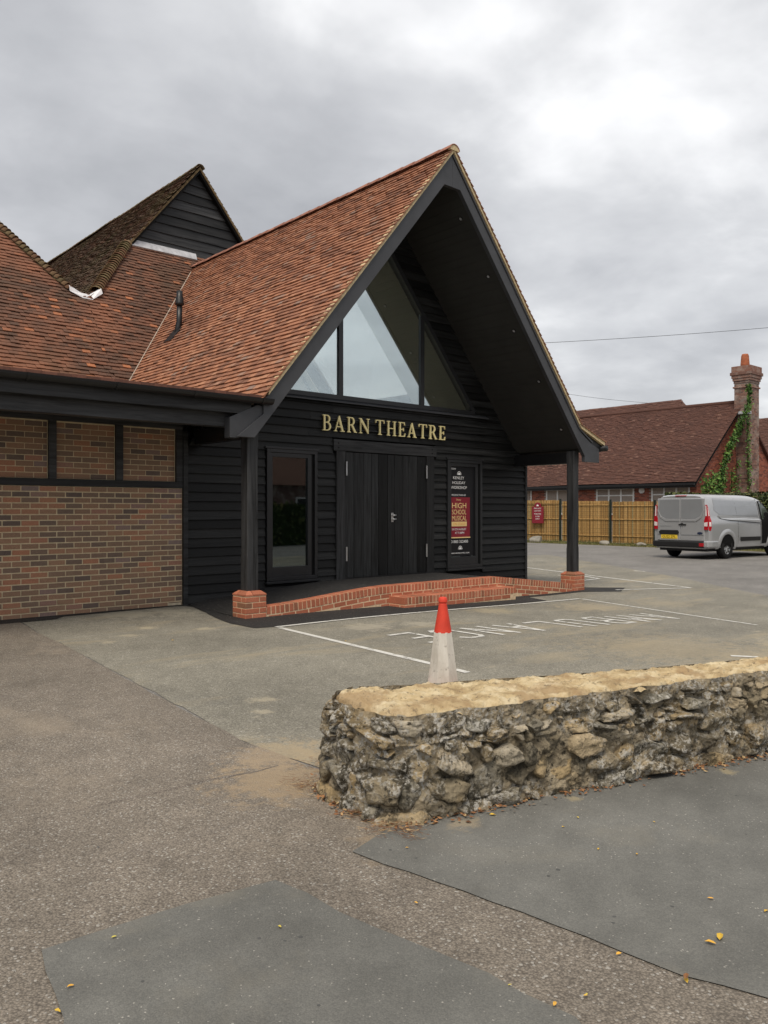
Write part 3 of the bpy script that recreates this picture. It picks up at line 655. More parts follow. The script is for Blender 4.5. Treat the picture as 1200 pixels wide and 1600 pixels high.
# gilt serif letters
def arcpts(cx, cy, rx, ry, a0, a1, n=8): return [(cx+rx*math.cos(R(a0+(a1-a0)*k/n)), cy+ry*math.sin(R(a0+(a1-a0)*k/n))) for k in range(n+1)]
s, tk, tn = .045, .125, .06
GL = {
 'T': (.80, [[(.24, 0), (.56, 0), (.56, s), (.40+tk/2, s*1.6), (.40+tk/2, 1-tn), (.72, 1-tn), (.75, .78), (.80, .78), (.79, 1), (.01, 1), (0, .78), (.05, .78), (.08, 1-tn), (.40-tk/2, 1-tn), (.40-tk/2, s*1.6), (.24, s)]]),
 'H': (.86, [[(0, 0), (.30, 0), (.30, s), (.15+tk/2, s*1.6), (.15+tk/2, .47), (.71-tk/2, .47), (.71-tk/2, s*1.6), (.56, s), (.56, 0), (.86, 0), (.86, s), (.71+tk/2, s*1.6), (.71+tk/2, 1-s*1.6), (.86, 1-s), (.86, 1), (.56, 1), (.56, 1-s), (.71-tk/2, 1-s*1.6), (.71-tk/2, .53), (.15+tk/2, .53), (.15+tk/2, 1-s*1.6), (.30, 1-s), (.30, 1), (0, 1), (0, 1-s), (.15-tk/2, 1-s*1.6), (.15-tk/2, s*1.6), (0, s)]]),
 'E': (.64, [[(0, 0), (.60, 0), (.64, .24), (.59, .24), (.53, tn), (.15+tk/2, tn), (.15+tk/2, .47), (.42, .47), (.45, .38), (.49, .38), (.49, .62), (.45, .62), (.42, .53), (.15+tk/2, .53), (.15+tk/2, 1-tn), (.50, 1-tn), (.55, .78), (.60, .78), (.58, 1), (0, 1), (0, 1-s), (.15-tk/2, 1-s*1.6), (.15-tk/2, s*1.6), (0, s)]]),
 'N': (.90, [[(0, 0), (.26, 0), (.26, s), (.16, s*1.6), (.16, .76), (.74, 0), (.80, 0), (.80, 1-s*1.6), (.90, 1-s), (.90, 1), (.64, 1), (.64, 1-s), (.74, 1-s*1.6), (.74, .26), (.20, 1), (0, 1), (0, 1-s), (.10, 1-s*1.6), (.10, s*1.6), (0, s)]]),
 'A': (.86, [[(0, 0), (.25, 0), (.25, s), (.155, s*1.6), (.225, .27), (.545, .27), (.62, s*1.6), (.54, s), (.54, 0), (.86, 0), (.86, s), (.77, s*1.6), (.46, 1.02), (.40, 1.02), (.09, s*1.6), (0, s)], [(.245, .33), (.385, .77), (.525, .33)]]),
 'R': (.80, [[(0, 0), (.30, 0), (.30, s), (.15+tk/2, s*1.6), (.15+tk/2, .46), (.33, .46), (.60, 0), (.82, 0), (.82, s), (.74, s*1.6), (.47, .50)] + arcpts(.38, .745, .25, .255, -55, 90) + [(0, 1), (0, 1-s), (.15-tk/2, 1-s*1.6), (.15-tk/2, s*1.6), (0, s)], [(.15+tk/2, .52)] + arcpts(.34, .735, .165, .205, -80, 85) + [(.15+tk/2, .94)]]),
 'B': (.70, [[(0, 0)] + arcpts(.38, .275, .29, .275, -90, 62) + arcpts(.36, .765, .25, .235, -58, 90) + [(0, 1), (0, 1-s), (.15-tk/2, 1-s*1.6), (.15-tk/2, s*1.6), (0, s)], [(.15+tk/2, .56)] + arcpts(.33, .755, .16, .19, -85, 88) + [(.15+tk/2, .945)], [(.15+tk/2, .055)] + arcpts(.35, .275, .20, .22, -88, 85) + [(.15+tk/2, .50)]]),
}
def glyph(ch, h, depth):
    cu = bpy.data.curves.new('letter', 'CURVE'); cu.dimensions = '2D'; cu.fill_mode = 'BOTH'; cu.extrude = depth/2
    for loop in GL[ch][1]:
        sp = cu.splines.new('POLY'); sp.points.add(len(loop)-1); sp.use_cyclic_u = True
        for p, (x, y) in zip(sp.points, loop): p.co = (x*h, y*h, 0, 1)
    o = bpy.data.objects.new('letter', cu); C.objects.link(o); bpy.context.view_layer.update()
    me = bpy.data.meshes.new_from_object(o.evaluated_get(bpy.context.evaluated_depsgraph_get()))
    C.objects.unlink(o); bpy.data.objects.remove(o); me.materials.clear(); me.materials.append(M['gold']); return me
HL = .262; wt = sum(GL[c][0] if c != ' ' else .42 for c in 'BARN THEATRE')*HL; gap = (11.14-8.15-wt)/10.0; x = 8.15; cache = {}
for ch in 'BARN THEATRE':
    if ch == ' ': x += .42*HL-gap*.5; continue
    if ch not in cache: cache[ch] = glyph(ch, HL, .025)
    place('letter', cache[ch], th, Matrix.Translation((x, YF-.042, 2.78)) @ RX); x += GL[ch][0]*HL+gap*.95
for z in (2.83, 2.99): box('letter_rail', 8.17, 11.12, YF-.028, YF-.012, z, z+.012, M['frame'], th)
# porch posts, eaves beams
def post(x, z0, z1):
    w = .085; mb = MB(); y = 9.355; c = .013; zz = z0+.45
    def ring(h, z): return [(x-w+h, y-w, z), (x+w-h, y-w, z), (x+w, y-w+h, z), (x+w, y+w-h, z), (x+w-h, y+w, z), (x-w+h, y+w, z), (x-w, y+w-h, z), (x-w, y-w+h, z)]
    rs = ring(.003, z0)+ring(.003, zz)+ring(c, zz+.05)+ring(c, z1-.25)+ring(.003, z1-.2)+ring(.003, z1)
    mb.add(rs, [(i*8+k, i*8+(k+1) % 8, (i+1)*8+(k+1) % 8, (i+1)*8+k) for i in range(5) for k in range(8)]+[tuple(range(8))[::-1], tuple(range(40, 48))])
    return mb.build('post', M['timber_v'], th)
post(5.885, .365, 2.52); post(13.265, .25, 2.60)
box('eaves_beam', 13.192, 13.338, 9.285, YF+.03, 2.36, 2.58, M['gutter'], th, .005)
box('eaves_beam', 5.812, 5.958, 9.285, YF+.03, 2.42, 2.62, M['gutter'], th, .005)
# right-hand gutter end
mb = MB(); mb.tube([(13.98, YB-.1, 2.68), (13.98, 18, 2.68)], .058, 10); mb.build('gutter', M['gutter'], th, True)
# vent pipe on the left slope
pb = at_plane(275, 522, (XC, 0, ZR), (-T, 0, 1)); k = (pb-EYE).dot(Vector((CB, CA, 0)))/1260
vp = MB(); vp.tube([pb+Vector((0, 0, -.1)), pb+Vector((.05, 0, .14)), pb+Vector((.07, 0, .26)), pb+Vector((.08, 0, .62))], [.055, .062, .058, .055], 12)
vpo = vp.build('vent_pipe', M['gutter'], th, True)
q = pb+Vector((.08, 0, .58)); MB().tube([q, q+Vector((0, 0, .03)), q+Vector((0, 0, .06)), q+Vector((0, 0, .16)), q+Vector((0, 0, .19)), q+Vector((0, 0, .30))], [.06, .095, .085, .08, .065, .06], 12).build('cowl', M['gutter'], vpo, True)
MB().prism([pb+Vector((-.18, -.16, -.19)), pb+Vector((-.18, .16, -.19)), pb+Vector((.06, .16, .1)), pb+Vector((.06, -.16, .1))], (-.02, 0, .018)).build('flashing', M['gutter'], vpo)
# brick piers under the posts
def brick_mesh(l, w, h, mat, b=.0075):
    mb = MB(); mb.box(-l/2+b, l/2-b, -w/2, w/2, -h/2+b, h/2-b)
    mb.v = [(-l/2+b, -w/2, -h/2+b), (l/2-b, -w/2, -h/2+b), (l/2-b, w/2, -h/2+b), (-l/2+b, w/2, -h/2+b), (-l/2+b, -w/2, h/2-b), (l/2-b, -w/2, h/2-b), (l/2-b, w/2, h/2-b), (-l/2+b, w/2, h/2-b)]
    m = mb.mesh('brick', mat); return m
def full_brick(l, w, h, mat):
    mb = MB(); mb.box(-l/2, l/2, -w/2, w/2, -h/2, h/2); m = mb.mesh('brick', mat)
    bm = bmesh.new(); bm.from_mesh(m); bmesh.ops.bevel(bm, geom=bm.edges[:], offset=.004, segments=1, affect='EDGES'); bm.to_mesh(m); bm.free(); return m
B_red = full_brick(.215, .1025, .065, M['brick_red'])
capm = MB(); capm.add([(-.1075, -.05, -.0325), (.1075, -.05, -.0325), (.1075, .05, -.0325), (-.1075, .05, -.0325), (-.1075, -.05, -.012), (.1075, -.05, -.012), (-.1075, .006, .034), (.1075, .006, .034), (.1075, .05, .034), (-.1075, .05, .034)],
   [(0, 3, 2, 1), (0, 1, 5, 4), (4, 5, 7, 6), (6, 7, 8, 9), (2, 3, 9, 8), (1, 2, 8, 7, 5), (0, 4, 6, 9, 3)]); CAP = capm.mesh('brick', M['brick_red'])
def pier(x, z0):
    cx, cy = x, 9.355; h = .1635
    core = box('brick_pier', cx-h+.004, cx+h-.004, cy-h+.004, cy+h-.004, z0-.1, z0+.312, M['mortar_lt'], th)
    for r in range(4):
        z = z0+.0325+r*.075
        for k in range(4):
            a = k*math.pi/2; fl_ = 1 if r % 2 == 0 else -1
            off = fl_*(h-.1075)
            Mx = Matrix.Translation((cx, cy, z)) @ Matrix.Rotation(a, 4, 'Z') @ Matrix.Translation((off, -(h-.05125), 0))
            place('brick', B_red, core, Mx)
    for k in range(4):
        for u0, u1 in ((-h, -.052), (-.044, h)):
            ti = h-.055; q = lambda u, r_, z: (u, -r_, z)
            cl_ = lambda u: max(-ti, min(ti, u))
            cb = MB(); zA, zB, zC = 0, .022, .066
            cb.add([(u0, -h-.002, zA), (u1, -h-.002, zA), (u1, -h-.002, zB), (u0, -h-.002, zB), (cl_(u0), -ti, zC), (cl_(u1), -ti, zC), (cl_(u0)*.6, -.08, zC), (cl_(u1)*.6, -.08, zC)], [(0, 1, 2, 3), (3, 2, 5, 4), (4, 5, 7, 6), (0, 3, 4), (1, 5, 2)])
            me = cb.mesh('brick', M['brick_red']); place('brick', me, core, Matrix.Translation((cx, cy, z0+.306)) @ Matrix.Rotation(k*math.pi/2, 4, 'Z'))
pier(5.885, -.005); pier(13.265, -.125)

# ------------------------------------------------------------------ brick-edged entrance platform
es = thing('entrance_platform', (XC, 9.3, 0), 'red brick edged entrance ramp and platform before black doors', 'ramp')
def top_of(x):                                   # profile of the ramp edging
    if x < 8.30: return .14+.145*sst(5.9, 8.5, x)/sst(5.9, 8.5, 8.30)
    if x <= 10.85: return .285
    return .285+(.03-.285)*(x-10.85)/(13.1-10.85)
SOL = full_brick(.065, .1025, .108, M['brick_red'])
xs_ = [6.055+i*.075 for i in range(int((13.095-6.055)/.075))]
core = MB(); n = len(xs_)
for i in range(n):
    x = xs_[i]; core.box(x, x+.0749, 9.2035, 9.33, gz(x, 9.2)-.1, top_of(x+.037)-.004)
edge = core.build('edging', M['mortar_lt'], es)
HB = full_brick(.065, .215, .108, M['brick_red'])
rb = random.Random(5)
for x in xs_:
    xc_ = x+.0375; ang = math.atan((top_of(xc_+.05)-top_of(xc_-.05))/.1)
    place('brick', HB, edge, Matrix.Translation((xc_+rb.uniform(-.002, .002), 9.3075+rb.uniform(-.002, .002), top_of(xc_)-.054)) @ Matrix.Rotation(-ang, 4, 'Y'))
for r in range(3):                               # stretchers below
    x = 6.2+(r % 2)*.11
    while x < 13.0:
        z = top_of(x)-.108-.010-.0325-r*.075
        if z+.015 > gz(x, 9.2):
            ang = math.atan((top_of(x+.1)-top_of(x-.1))/.2)
            place('brick', B_red, edge, Matrix.Translation((x, 9.2515+.004*rb.random(), z)) @ Matrix.Rotation(-ang, 4, 'Y'))
        x += .2255
stp = box('step', 8.294, 10.901, 8.8535, 9.21, -.15, .126, M['mortar_lt'], es)
for i in range(35):
    x = 8.285+.0375+i*.075; place('brick', HB, stp, Matrix.Translation((x, 8.9575+rb.uniform(-.002, .002), .130-.054)))
for x in (8.3225, 10.8725):
    for y in (9.115,): place('brick', HB, stp, Matrix.Translation((x, y+.06, .130-.054)))
x = 8.285+.1075
while x < 10.85: place('brick', B_red, stp, Matrix.Translation((x, 8.9015, .130-.118-.0325))); x += .2255
for xx_ in (8.3363, 10.8587):
    place('brick', B_red, stp, Matrix.Translation((xx_, 9.08, -.0205)) @ Matrix.Rotation(R(90), 4, 'Z'))
for i in range(31): place('brick', B_red, stp, Matrix.Translation((8.40+i*.075+.05, 9.15, .130-.0325)) @ Matrix.Rotation(R(90), 4, 'Z')) if i < 31 else None
ram = MB(); m = 40
for i in range(m):
    a, b = 6.05+(13.09-6.05)*i/m, 6.05+(13.09-6.05)*(i+1)/m
    za, zb = min(top_of(a), .285)-.012, min(top_of(b), .285)-.012
    ram.add([(a, 9.40, za), (b, 9.40, zb), (b, 10.74, zb-.002), (a, 10.74, za-.002)], [(0, 1, 2, 3)])
ram.add([(5.72, 9.52, gz(5.72, 9.5)+.014), (6.05, 9.40, .128), (6.05, 10.74, .126), (5.72, 10.74, gz(5.72, 10.7)+.014)], [(0, 1, 2, 3)])
ram.build('ramp_surface', M['tarmac'], es)

# ------------------------------------------------------------------ brick side wing
wg = thing('brick_wing', (2.5, 10.8, 0), 'brown brick side wing with black timber panels under long eaves', 'building')
X1 = 5.62
bw = box('brick_wall', -5, X1-.002, YF+.0035, 14.6, -.1, 1.765, M['mortar'], wg)
B_br = brick_mesh(.225, .1025, .075, M['brick_brown'])
rest = MB(); rest_p = MB(); cnt = 0; rb = random.Random(2)
for r in range(23):
    z = .052+r*.0745+.037; xq = X1-.113-(r % 2)*.1125; first = True
    if r % 2: spots = [(X1-.0565, .1125)]
    else: spots = []
    while xq > -5: spots.append((xq, .225)); xq -= .225
    for xx, l in spots:
        j = rb.uniform(-.004, .0025)
        if xx > 3.05 and l > .2 and cnt < 300:
            place('brick', B_br, bw, Matrix.Translation((xx, YF+.05+j, z)) @ Matrix.Rotation(rb.uniform(-.006, .006), 4, 'Y')); cnt += 1
        else: rest.box(xx-l/2+.0075, xx+l/2-.0075, YF+j, YF+.05, z-.030, z+.030, rb.uniform(.01, .99))
rest.build('bricks', M['brick_brown'], bw, kind='stuff')
box('upper_wall', -5, X1-.003, YF+.055, 14.6, 1.766, 2.95, M['mortar'], wg)
px_ = [at_y(p, 700, YF).x for p in (76, 88, 181, 192)]
cols = [(-4.9, -4.8), (-3.7, -3.6), (-2.5, -2.4), (-1.4, -1.3), (-.3, -.2), (.75, .85), (1.85, 1.95), (2.82-.02, 2.92-.02)][:7]
cols += [(at_y(76, 700, YF).x, at_y(88, 700, YF).x), (at_y(181, 700, YF).x, at_y(192, 700, YF).x), (5.52, X1)]
box('rail', -5, X1, YF-.02, YF+.055, 1.766, 1.862, M['timber'], wg, .004)
box('rail', -5, X1, YF-.02, YF+.055, 2.625, 2.80, M['timber'], wg, .004)
for a, b in cols: box('stud', a, b, YF-.018, YF+.055, 1.863, 2.624, M['timber'], wg, .004)
for (a0, a1), (b0, b1) in zip(cols[:-1], cols[1:]):
    pm = MB()
    for r in range(10):
        z = 1.90+r*.0745; x = a1+.01-(r % 2)*.1125
        while x < b0:
            l, q = max(x+.005, a1+.012), min(x+.22, b0-.012)
            if q-l > .03: pm.box(l, q, YF+.028+rb.uniform(-.002, .002), YF+.07, z-.0325, z+.0325, rb.uniform(.01, .99))
            x += .225
    p = pm.build('infill_panel', M['brick_brown'], wg, kind='stuff')
    MB().box(a1+.001, b0-.001, YF+.031, YF+.054, 1.863, 2.624).build('panel_mortar', M['mortar'], wg)
mb = MB(); mb.box(5.38, 5.60, YF-.002, YF+.0075, .03, .105); mb.build('mortar_patch', plain('pale render', (.5, .43, .31), .95, .1, .3, 15), wg)
# eaves: gutter, fascia, beam, soffit, flat roof and its tile edge
g = MB(); sg = 10
for k in range(sg+1):
    pass
prof = [(math.cos(math.pi+math.pi*k/8)*.068, math.sin(math.pi+math.pi*k/8)*.075) for k in range(9)]; prof += [(x*.9, y*.9) for x, y in prof[::-1]]
prof = [(y_, z_) for y_, z_ in prof]
gp = [(-5, 9.10-.068+.068+a, 2.935+b) for a, b in prof]
n = len(gp); e2 = [(6.07, p[1], p[2]) for p in gp]
g.add(gp+e2, [(i, (i+1) % n, n+(i+1) % n, n+i) for i in range(n)])
g.prism([(6.07, 9.10+a, 2.935+b) for a, b in prof[:9]], (.008, 0, 0))
go = g.build('gutter', M['gutter'], wg)
for i in range(9):
    x = 5.9-i*1.0; mb = MB(); mb.prism([(x, 9.10+a*1.12, 2.935+b*1.12) for a, b in prof[:9]], (.03, 0, 0)); mb.build('bracket', M['gutter'], go)
box('fascia', -5, 5.80, 9.172, 9.20, 2.72, 2.95, M['timber'], wg, .004)
box('eaves_beam', -5, 5.79, 9.30, 9.46, 2.545, 2.75, M['timber'], wg, .006)
box('soffit', -5, 5.80, 9.47, YF+.05, 2.80, 2.83, M['black'], wg)
box('flat_roof', -5, 5.86, 9.205, 14.6, 2.85, 2.90, M['flat'], wg)
mb = MB(); rr = random.Random(9); x = -5
while x < 5.98:
    mb.box(x, min(x+.163, 6.0), 9.13, 9.24, 2.935+rr.uniform(-.002, .002), 2.985+rr.uniform(-.003, .003), rr.uniform(.01, .99)); x += .165
mb.build('edge_tiles', pieces('edge tiles', [(0, (.12, .06, .045)), (1, (.19, .085, .06))], scale=20), wg, kind='stuff')

# ------------------------------------------------------------------ old barns behind
OX, OZ, GY = 9.87, 9.93, 18.1
ob = thing('old_barn', (OX, 22, 0), 'old barn roof with black boarded gablet behind the porch roof', 'building')
lb = thing('hipped_barn', (3.1, 24, 0), 'weathered hipped barn roof rising above the brick wing', 'building')
PS = math.hypot(1, PM)
def pv(z): return (z-2.9)/PM*PS
PO = (0, py_of(2.9), 2.9)
zsad = 5.92; xsad = 6.5
def front(parent, polyXZ, name, seed):
    dk = MB(); dk.prism([(x, py_of(z)+.02, z-.03) for x, z in polyXZ], (0, .12, -.02)); o = dk.build(name, M['black'], parent)
    tiles(o, PO, (1, 0, 0), (0, 1, PM), [(x, pv(z)) for x, z in polyXZ], M['tile_old'], seed=21, wob=.008, sag=.03)
    return o
xv = lambda z: XC-(ZR-z)/T
f1 = front(ob, [(xsad, 2.92), (xv(2.9)+.25, 2.92), (xv(7.36)+.4, 7.36), (OX+.2, 7.70), (8.07, 7.70), (6.72, 6.0), (xsad, 5.9)], 'front_slope', 21)
f2 = front(lb, [(-4, 2.92), (xsad, 2.92), (xsad, 5.9), (6.2, 5.97), (3.1, 9.9), (0.0, 5.97), (-4, 5.97)], 'front_slope', 22)
# left slope of the old barn, right slope of the other
ol = math.hypot(1, 1.24)
dk = MB(); dk.prism([(6.5, 16.6, 9.93-1.24*3.37-.03), (8.07, GY, 7.67), (8.07, GY-.12, 7.67), (OX, GY-.12, OZ-.03), (OX, 32, OZ-.03), (6.5, 32, 9.93-1.24*3.37-.03)], (0, 0, -.1)); s1 = dk.build('side_slope', M['black'], ob)
v1 = 3.37*ol
tiles(s1, (6.5, 0, OZ-1.24*3.37), (0, -1, 0), (1, 0, 1.24), [(-32, .05), (-16.62, .05), (-GY+.02, (8.07-6.5)*ol), (-(GY-.14), (8.07-6.5)*ol), (-(GY-.14), v1), (-32, v1)], M['tile_moss'], seed=23, wob=.009, sag=.06)
dk = MB(); dk.prism([(OX+.001, GY-.12, OZ-.03), (14.2, GY-.12, OZ-1.24*4.33-.03), (14.2, 32, OZ-1.24*4.33-.03), (OX+.001, 32, OZ-.03)], (0, 0, -.1)); s2 = dk.build('side_slope', M['black'], ob)
tiles(s2, (14.2, 0, OZ-1.24*4.33), (0, 1, 0), (-1, 0, 1.24), [(GY-.14, 0), (32, 0), (32, 4.33*ol), (GY-.14, 4.33*ol)], M['tile_moss'], seed=24, wob=.008)
dk = MB(); dk.prism([(6.24, 16.85, 5.93), (3.1, 19.9, 9.87), (3.1, 32, 9.87), (6.24, 32, 5.93)], (0, 0, -.1)); s3 = dk.build('side_slope', M['black'], lb)
ll = math.hypot(1, 1.27)
tiles(s3, (6.22, 0, 5.97), (0, 1, 0), (-1, 0, 1.27), [(16.8, 0), (32, 0), (32, 3.1*ll), (19.8, 3.1*ll)], M['tile_old'], seed=25, wob=.009, sag=.05)
box('wall', 6.6, 13.9, 18.4, 31.9, -.1, 4.4, M['black'], ob); box('wall', -3.5, 6.4, 18.4, 31.9, -.1, 5.0, M['black'], lb)
# gablet boards
gb = MB(); gb.prism([(8.07, GY+.03, 7.70), (11.67, GY+.03, 7.70), (OX, GY+.03, OZ-.06)], (0, .08, 0)); gbo = gb.build('gablet', M['black'], ob)
z = 7.70; rg = random.Random(4); i = 0
while z < 9.7:
    h = .235; hw = (OZ-.05-z)/1.24; hw2 = max(.02, (OZ-.05-z-h)/1.24); n = 10
    mb = MB(); bot = []; top = []
    for k in range(n+1):
        a = -hw+2*hw*k/n; b = -hw2+2*hw2*k/n
        wv = .018*mnoise.noise((a*1.6, z*3, 2)); bot.append((OX+a, GY-.012, z+wv)); top.append((OX+b, GY+.024, z+h+.02))
    mb.add(bot+top+[(p[0], GY+.03, p[2]) for p in bot], [(k, k+1, n+2+k, n+1+k) for k in range(n)]+[(k, 2*n+2+k, 2*n+3+k, k+1) for k in range(n)])
    mb.build('weatherboard', M['timber'], gbo); z += h-.01
mb = MB()
mb.prism([(8.12, GY-.10, 7.62), (9.80, GY-.10, 7.62), (9.80, GY-.03, 7.78), (8.12, GY-.03, 7.78)], (0, -.03, .022)); mb.build('lead_flashing', M['lead'], ob)
for sx in (-1, 1):
    mb = MB(); mb.prism([(OX, GY-.15, OZ-.05), (OX+sx*1.9, GY-.15, OZ-.05-1.24*1.9), (OX+sx*1.9, GY-.15, OZ+.02-1.24*1.9), (OX, GY-.15, OZ+.02)], (0, .10, 0)); mb.build('verge_bedding', plain('mossy bedding', (.17, .125, .07), .95, .1, .4, 14), ob)
rmo = half_round(.13, .12, .32).mesh('ridge_tile', M['bonnet'], True)
for i in range(45): place('ridge_tile', rmo, ob, Matrix.Translation((OX, GY-.17+i*.31, OZ-.04+.03*mnoise.noise((i*.2, 1, 1)))))
def hip(parent, a, b, r=.125, step=.115):
    a, b = Vector(a), Vector(b); d = (b-a).normalized(); n = int((b-a).length/step)
    side = d.cross(Vector((0, 0, 1))).normalized(); up = side.cross(d)
    hm_ = half_round(r*1.15, r*.75, .24).mesh('hip_tile', M['bonnet'], True); rr = random.Random(n)
    B_ = Matrix((side, d, up)).transposed().to_4x4()
    for i in range(n):
        place('hip_tile', hm_, parent, Matrix.Translation(a+d*(i*step)+up*(-.015+rr.uniform(-.006, .006))) @ B_ @ Matrix.Rotation(R(-9)+rr.uniform(-.03, .03), 4, 'X') @ Matrix.Rotation(rr.uniform(-.05, .05), 4, 'Z'))
hip(ob, (6.76, py_of(6.03)-.02, 6.05), (8.05, GY-.03, 7.70), .13, .095)
hip(lb, (6.22, py_of(5.97), 5.97), (3.1, py_of(9.87), 9.87), .12, .105)
mb = MB(); a = Vector((6.22, py_of(5.97)-.09, 5.96)); b = Vector((6.80, py_of(5.97)-.09, 5.99)); m_ = (a+b)/2+Vector((0, -.06, -.16))
mb.prism([a+Vector((-.05, 0, .10)), a+Vector((-.05, -.04, -.02)), m_+Vector((-.08, 0, .02)), m_+Vector((.12, 0, .02)), b+Vector((.06, -.03, .02)), b+Vector((.04, 0, .12)), m_+Vector((.1, .1, .13)), m_+Vector((-.05, .1, .13))], (0, .03, .02))
mb.build('lead_saddle', plain('bright lead', (.72, .73, .76), .4, .5, .15, 9), ob)
# thin valley line where new roof meets old
mb = MB(); pts = [(xv(z), py_of(z)-.035, z+.055) for z in [2.95+i*.22 for i in range(20)]]; mb.tube(pts, .012, 5); mb.build('valley_lead', plain('valley mortar', (.42, .36, .30), .9, .2, .3, 12), th)

# ------------------------------------------------------------------ far brick hall beyond the fence
BX, BYE = 36.0, 18.65
hall = thing('brick_hall', (40, 30, 0), 'long low red brick hall with brown tiled roof and tall chimney', 'building')
zE, zR2, XR = 2.76, 6.97, 41.0
rt = (zR2-zE)/(XR-BX); rl = math.hypot(1, rt); L2 = 55
GE = -.05
def brickface(parent, name, O, U, w, h, mat, mort, n, seed, bl=.225, bh=.075, kind='stuff', poly=None, holes=()):
    O = Vector(O); U = Vector(U); nn = Vector(n); rr = random.Random(seed); mb = MB()
    for r in range(int(h/bh)):
        x = -(r % 2)*bl/2
        while x < w:
            a, b = max(0, x+.005), min(w, x+bl-.005); z = r*bh; c = (a+b)/2; zm = z+bh/2
            if b-a > .03 and (poly is None or inside(poly, c, zm)) and not any(q[0] < c < q[1] and q[2] < zm < q[3] for q in holes):
                p = [O+U*a+Vector((0, 0, z+.005)), O+U*b+Vector((0, 0, z+.005)), O+U*b+Vector((0, 0, z+bh-.005)), O+U*a+Vector((0, 0, z+bh-.005))]
                d = nn*.006; mb.add([q+d for q in p]+p, [(0, 1, 2, 3), (0, 4, 5, 1), (1, 5, 6, 2), (2, 6, 7, 3), (3, 7, 4, 0)], rr.uniform(.01, .99))
            x += bl
    return mb.build(name, mat, parent, kind=kind)
wx = BX+.45
wins = []
for p0, p1, py0, py1 in ((790, 831, 765, 800), (853.5, 889.5, 764.5, 800), (932, 991, 762.5, 800), (1018, 1078, 760, 800)):
    ya, yb_ = at_x(p1, 770, wx).y, at_x(p0, 770, wx).y; zt = at_x((p0+p1)/2, py0, wx).z; wins.append((ya, yb_, 1.2, zt))
wall = box('wall', wx+.001, XR*2-BX-.45, BYE+.05, L2, GE-.2, zE+.15, M['mortar_gr'], hall)
holes = [(a-BYE, b-BYE, 1.2-.9, t-.9) for a, b, _, t in wins]
brickface(wall, 'bricks', (wx, BYE+.05, .9), (0, 1, 0), 30, zE-.9, M['brick_far'], None, (-1, 0, 0), 31, holes=holes)
mb = MB(); mb.prism([(wx, BYE+.05, zE+.14), (2*XR-wx, BYE+.05, zE+.14), (XR, BYE+.05, zR2-.12)], (0, .2, 0)); gable = mb.build('gable_wall', M['mortar_gr'], hall)
gp_ = [(0, 0), (2*(XR-wx), 0), (2*(XR-wx), zE+.2), (XR-wx, zR2-.08), (0, zE+.2)]
brickface(gable, 'bricks', (wx, BYE+.049, 0), (1, 0, 0), 2*(XR-wx), zR2, M['brick_far'], None, (0, -1, 0), 32, poly=gp_)
for i, (a, b, z0, z1) in enumerate(wins):
    w = MB(); x = wx-.03; n = 2 if i == 1 else 3
    w.box(x, x+.08, a, b, z1-.07, z1); w.box(x, x+.08, a, b, z0, z0+.08)
    for k in range(n+1):
        yy = a+(b-a-.08)*k/n; w.box(x+.001, x+.079, yy, yy+.08, z0+.08, z1-.07)
    if i >= 2: w.box(x+.002, x+.07, a+.08, b-.08, z1-.42, z1-.36)
    wo = w.build('window', M['white'], hall); box('pane', wx+.005, wx+.012, a+.05, b-.05, z0+.05, z1-.05, M['glass_far'], wo)
    box('blind', wx-.004+.02, wx+.03, a+.05, b-.05, z0+.05, z1-.05, flatm('pale blind', (.30, .31, .28) if i >= 2 else (.02, .02, .02)), wo)
dk = MB(); dk.prism([(BX, BYE-.12, zE-.03), (XR, BYE-.12, zR2-.03), (XR, L2, zR2-.03), (BX, L2, zE-.03)], (0, 0, -.12)); hr = dk.build('roof', M['black'], hall)
tiles(hr, (BX, 0, zE), (0, -1, 0), (1, 0, rt), [(-44, 0), (-(BYE-.15), 0), (-(BYE-.15), (XR-BX)*rl), (-44, (XR-BX)*rl)], M['tile_far'], w=.18, g=.115, seed=41, wob=.008, sag=.06)
dk = MB(); dk.prism([(XR+.001, BYE-.12, zR2-.03), (2*XR-BX, BYE-.12, zE-.03), (2*XR-BX, L2, zE-.03), (XR+.001, L2, zR2-.03)], (0, 0, -.12)); dk.build('roof', M['tile_far'], hall)
MB().tube([(XR, BYE-.15, zR2), (XR, 30, zR2+.05), (XR, L2, zR2)], .12, 10).build('ridge_tiles', M['tile_far'], hall, True)
box('gutter', BX-.10, BX+.03, BYE-.1, L2, zE-.14, zE-.02, M['gutter'], hall); box('fascia', BX+.031, BX+.06, BYE-.1, L2, zE-.24, zE-.05, M['gutter'], hall)
ab = at_x(1003.5, 766.5, wx); mb = MB(); mb.prism([(wx-.09, ab.y+math.cos(R(a))*.15, ab.z+math.sin(R(a))*.15) for a in range(22, 382, 45)], (.088, 0, 0)); mb.build('alarm_box', M['white'], hall)
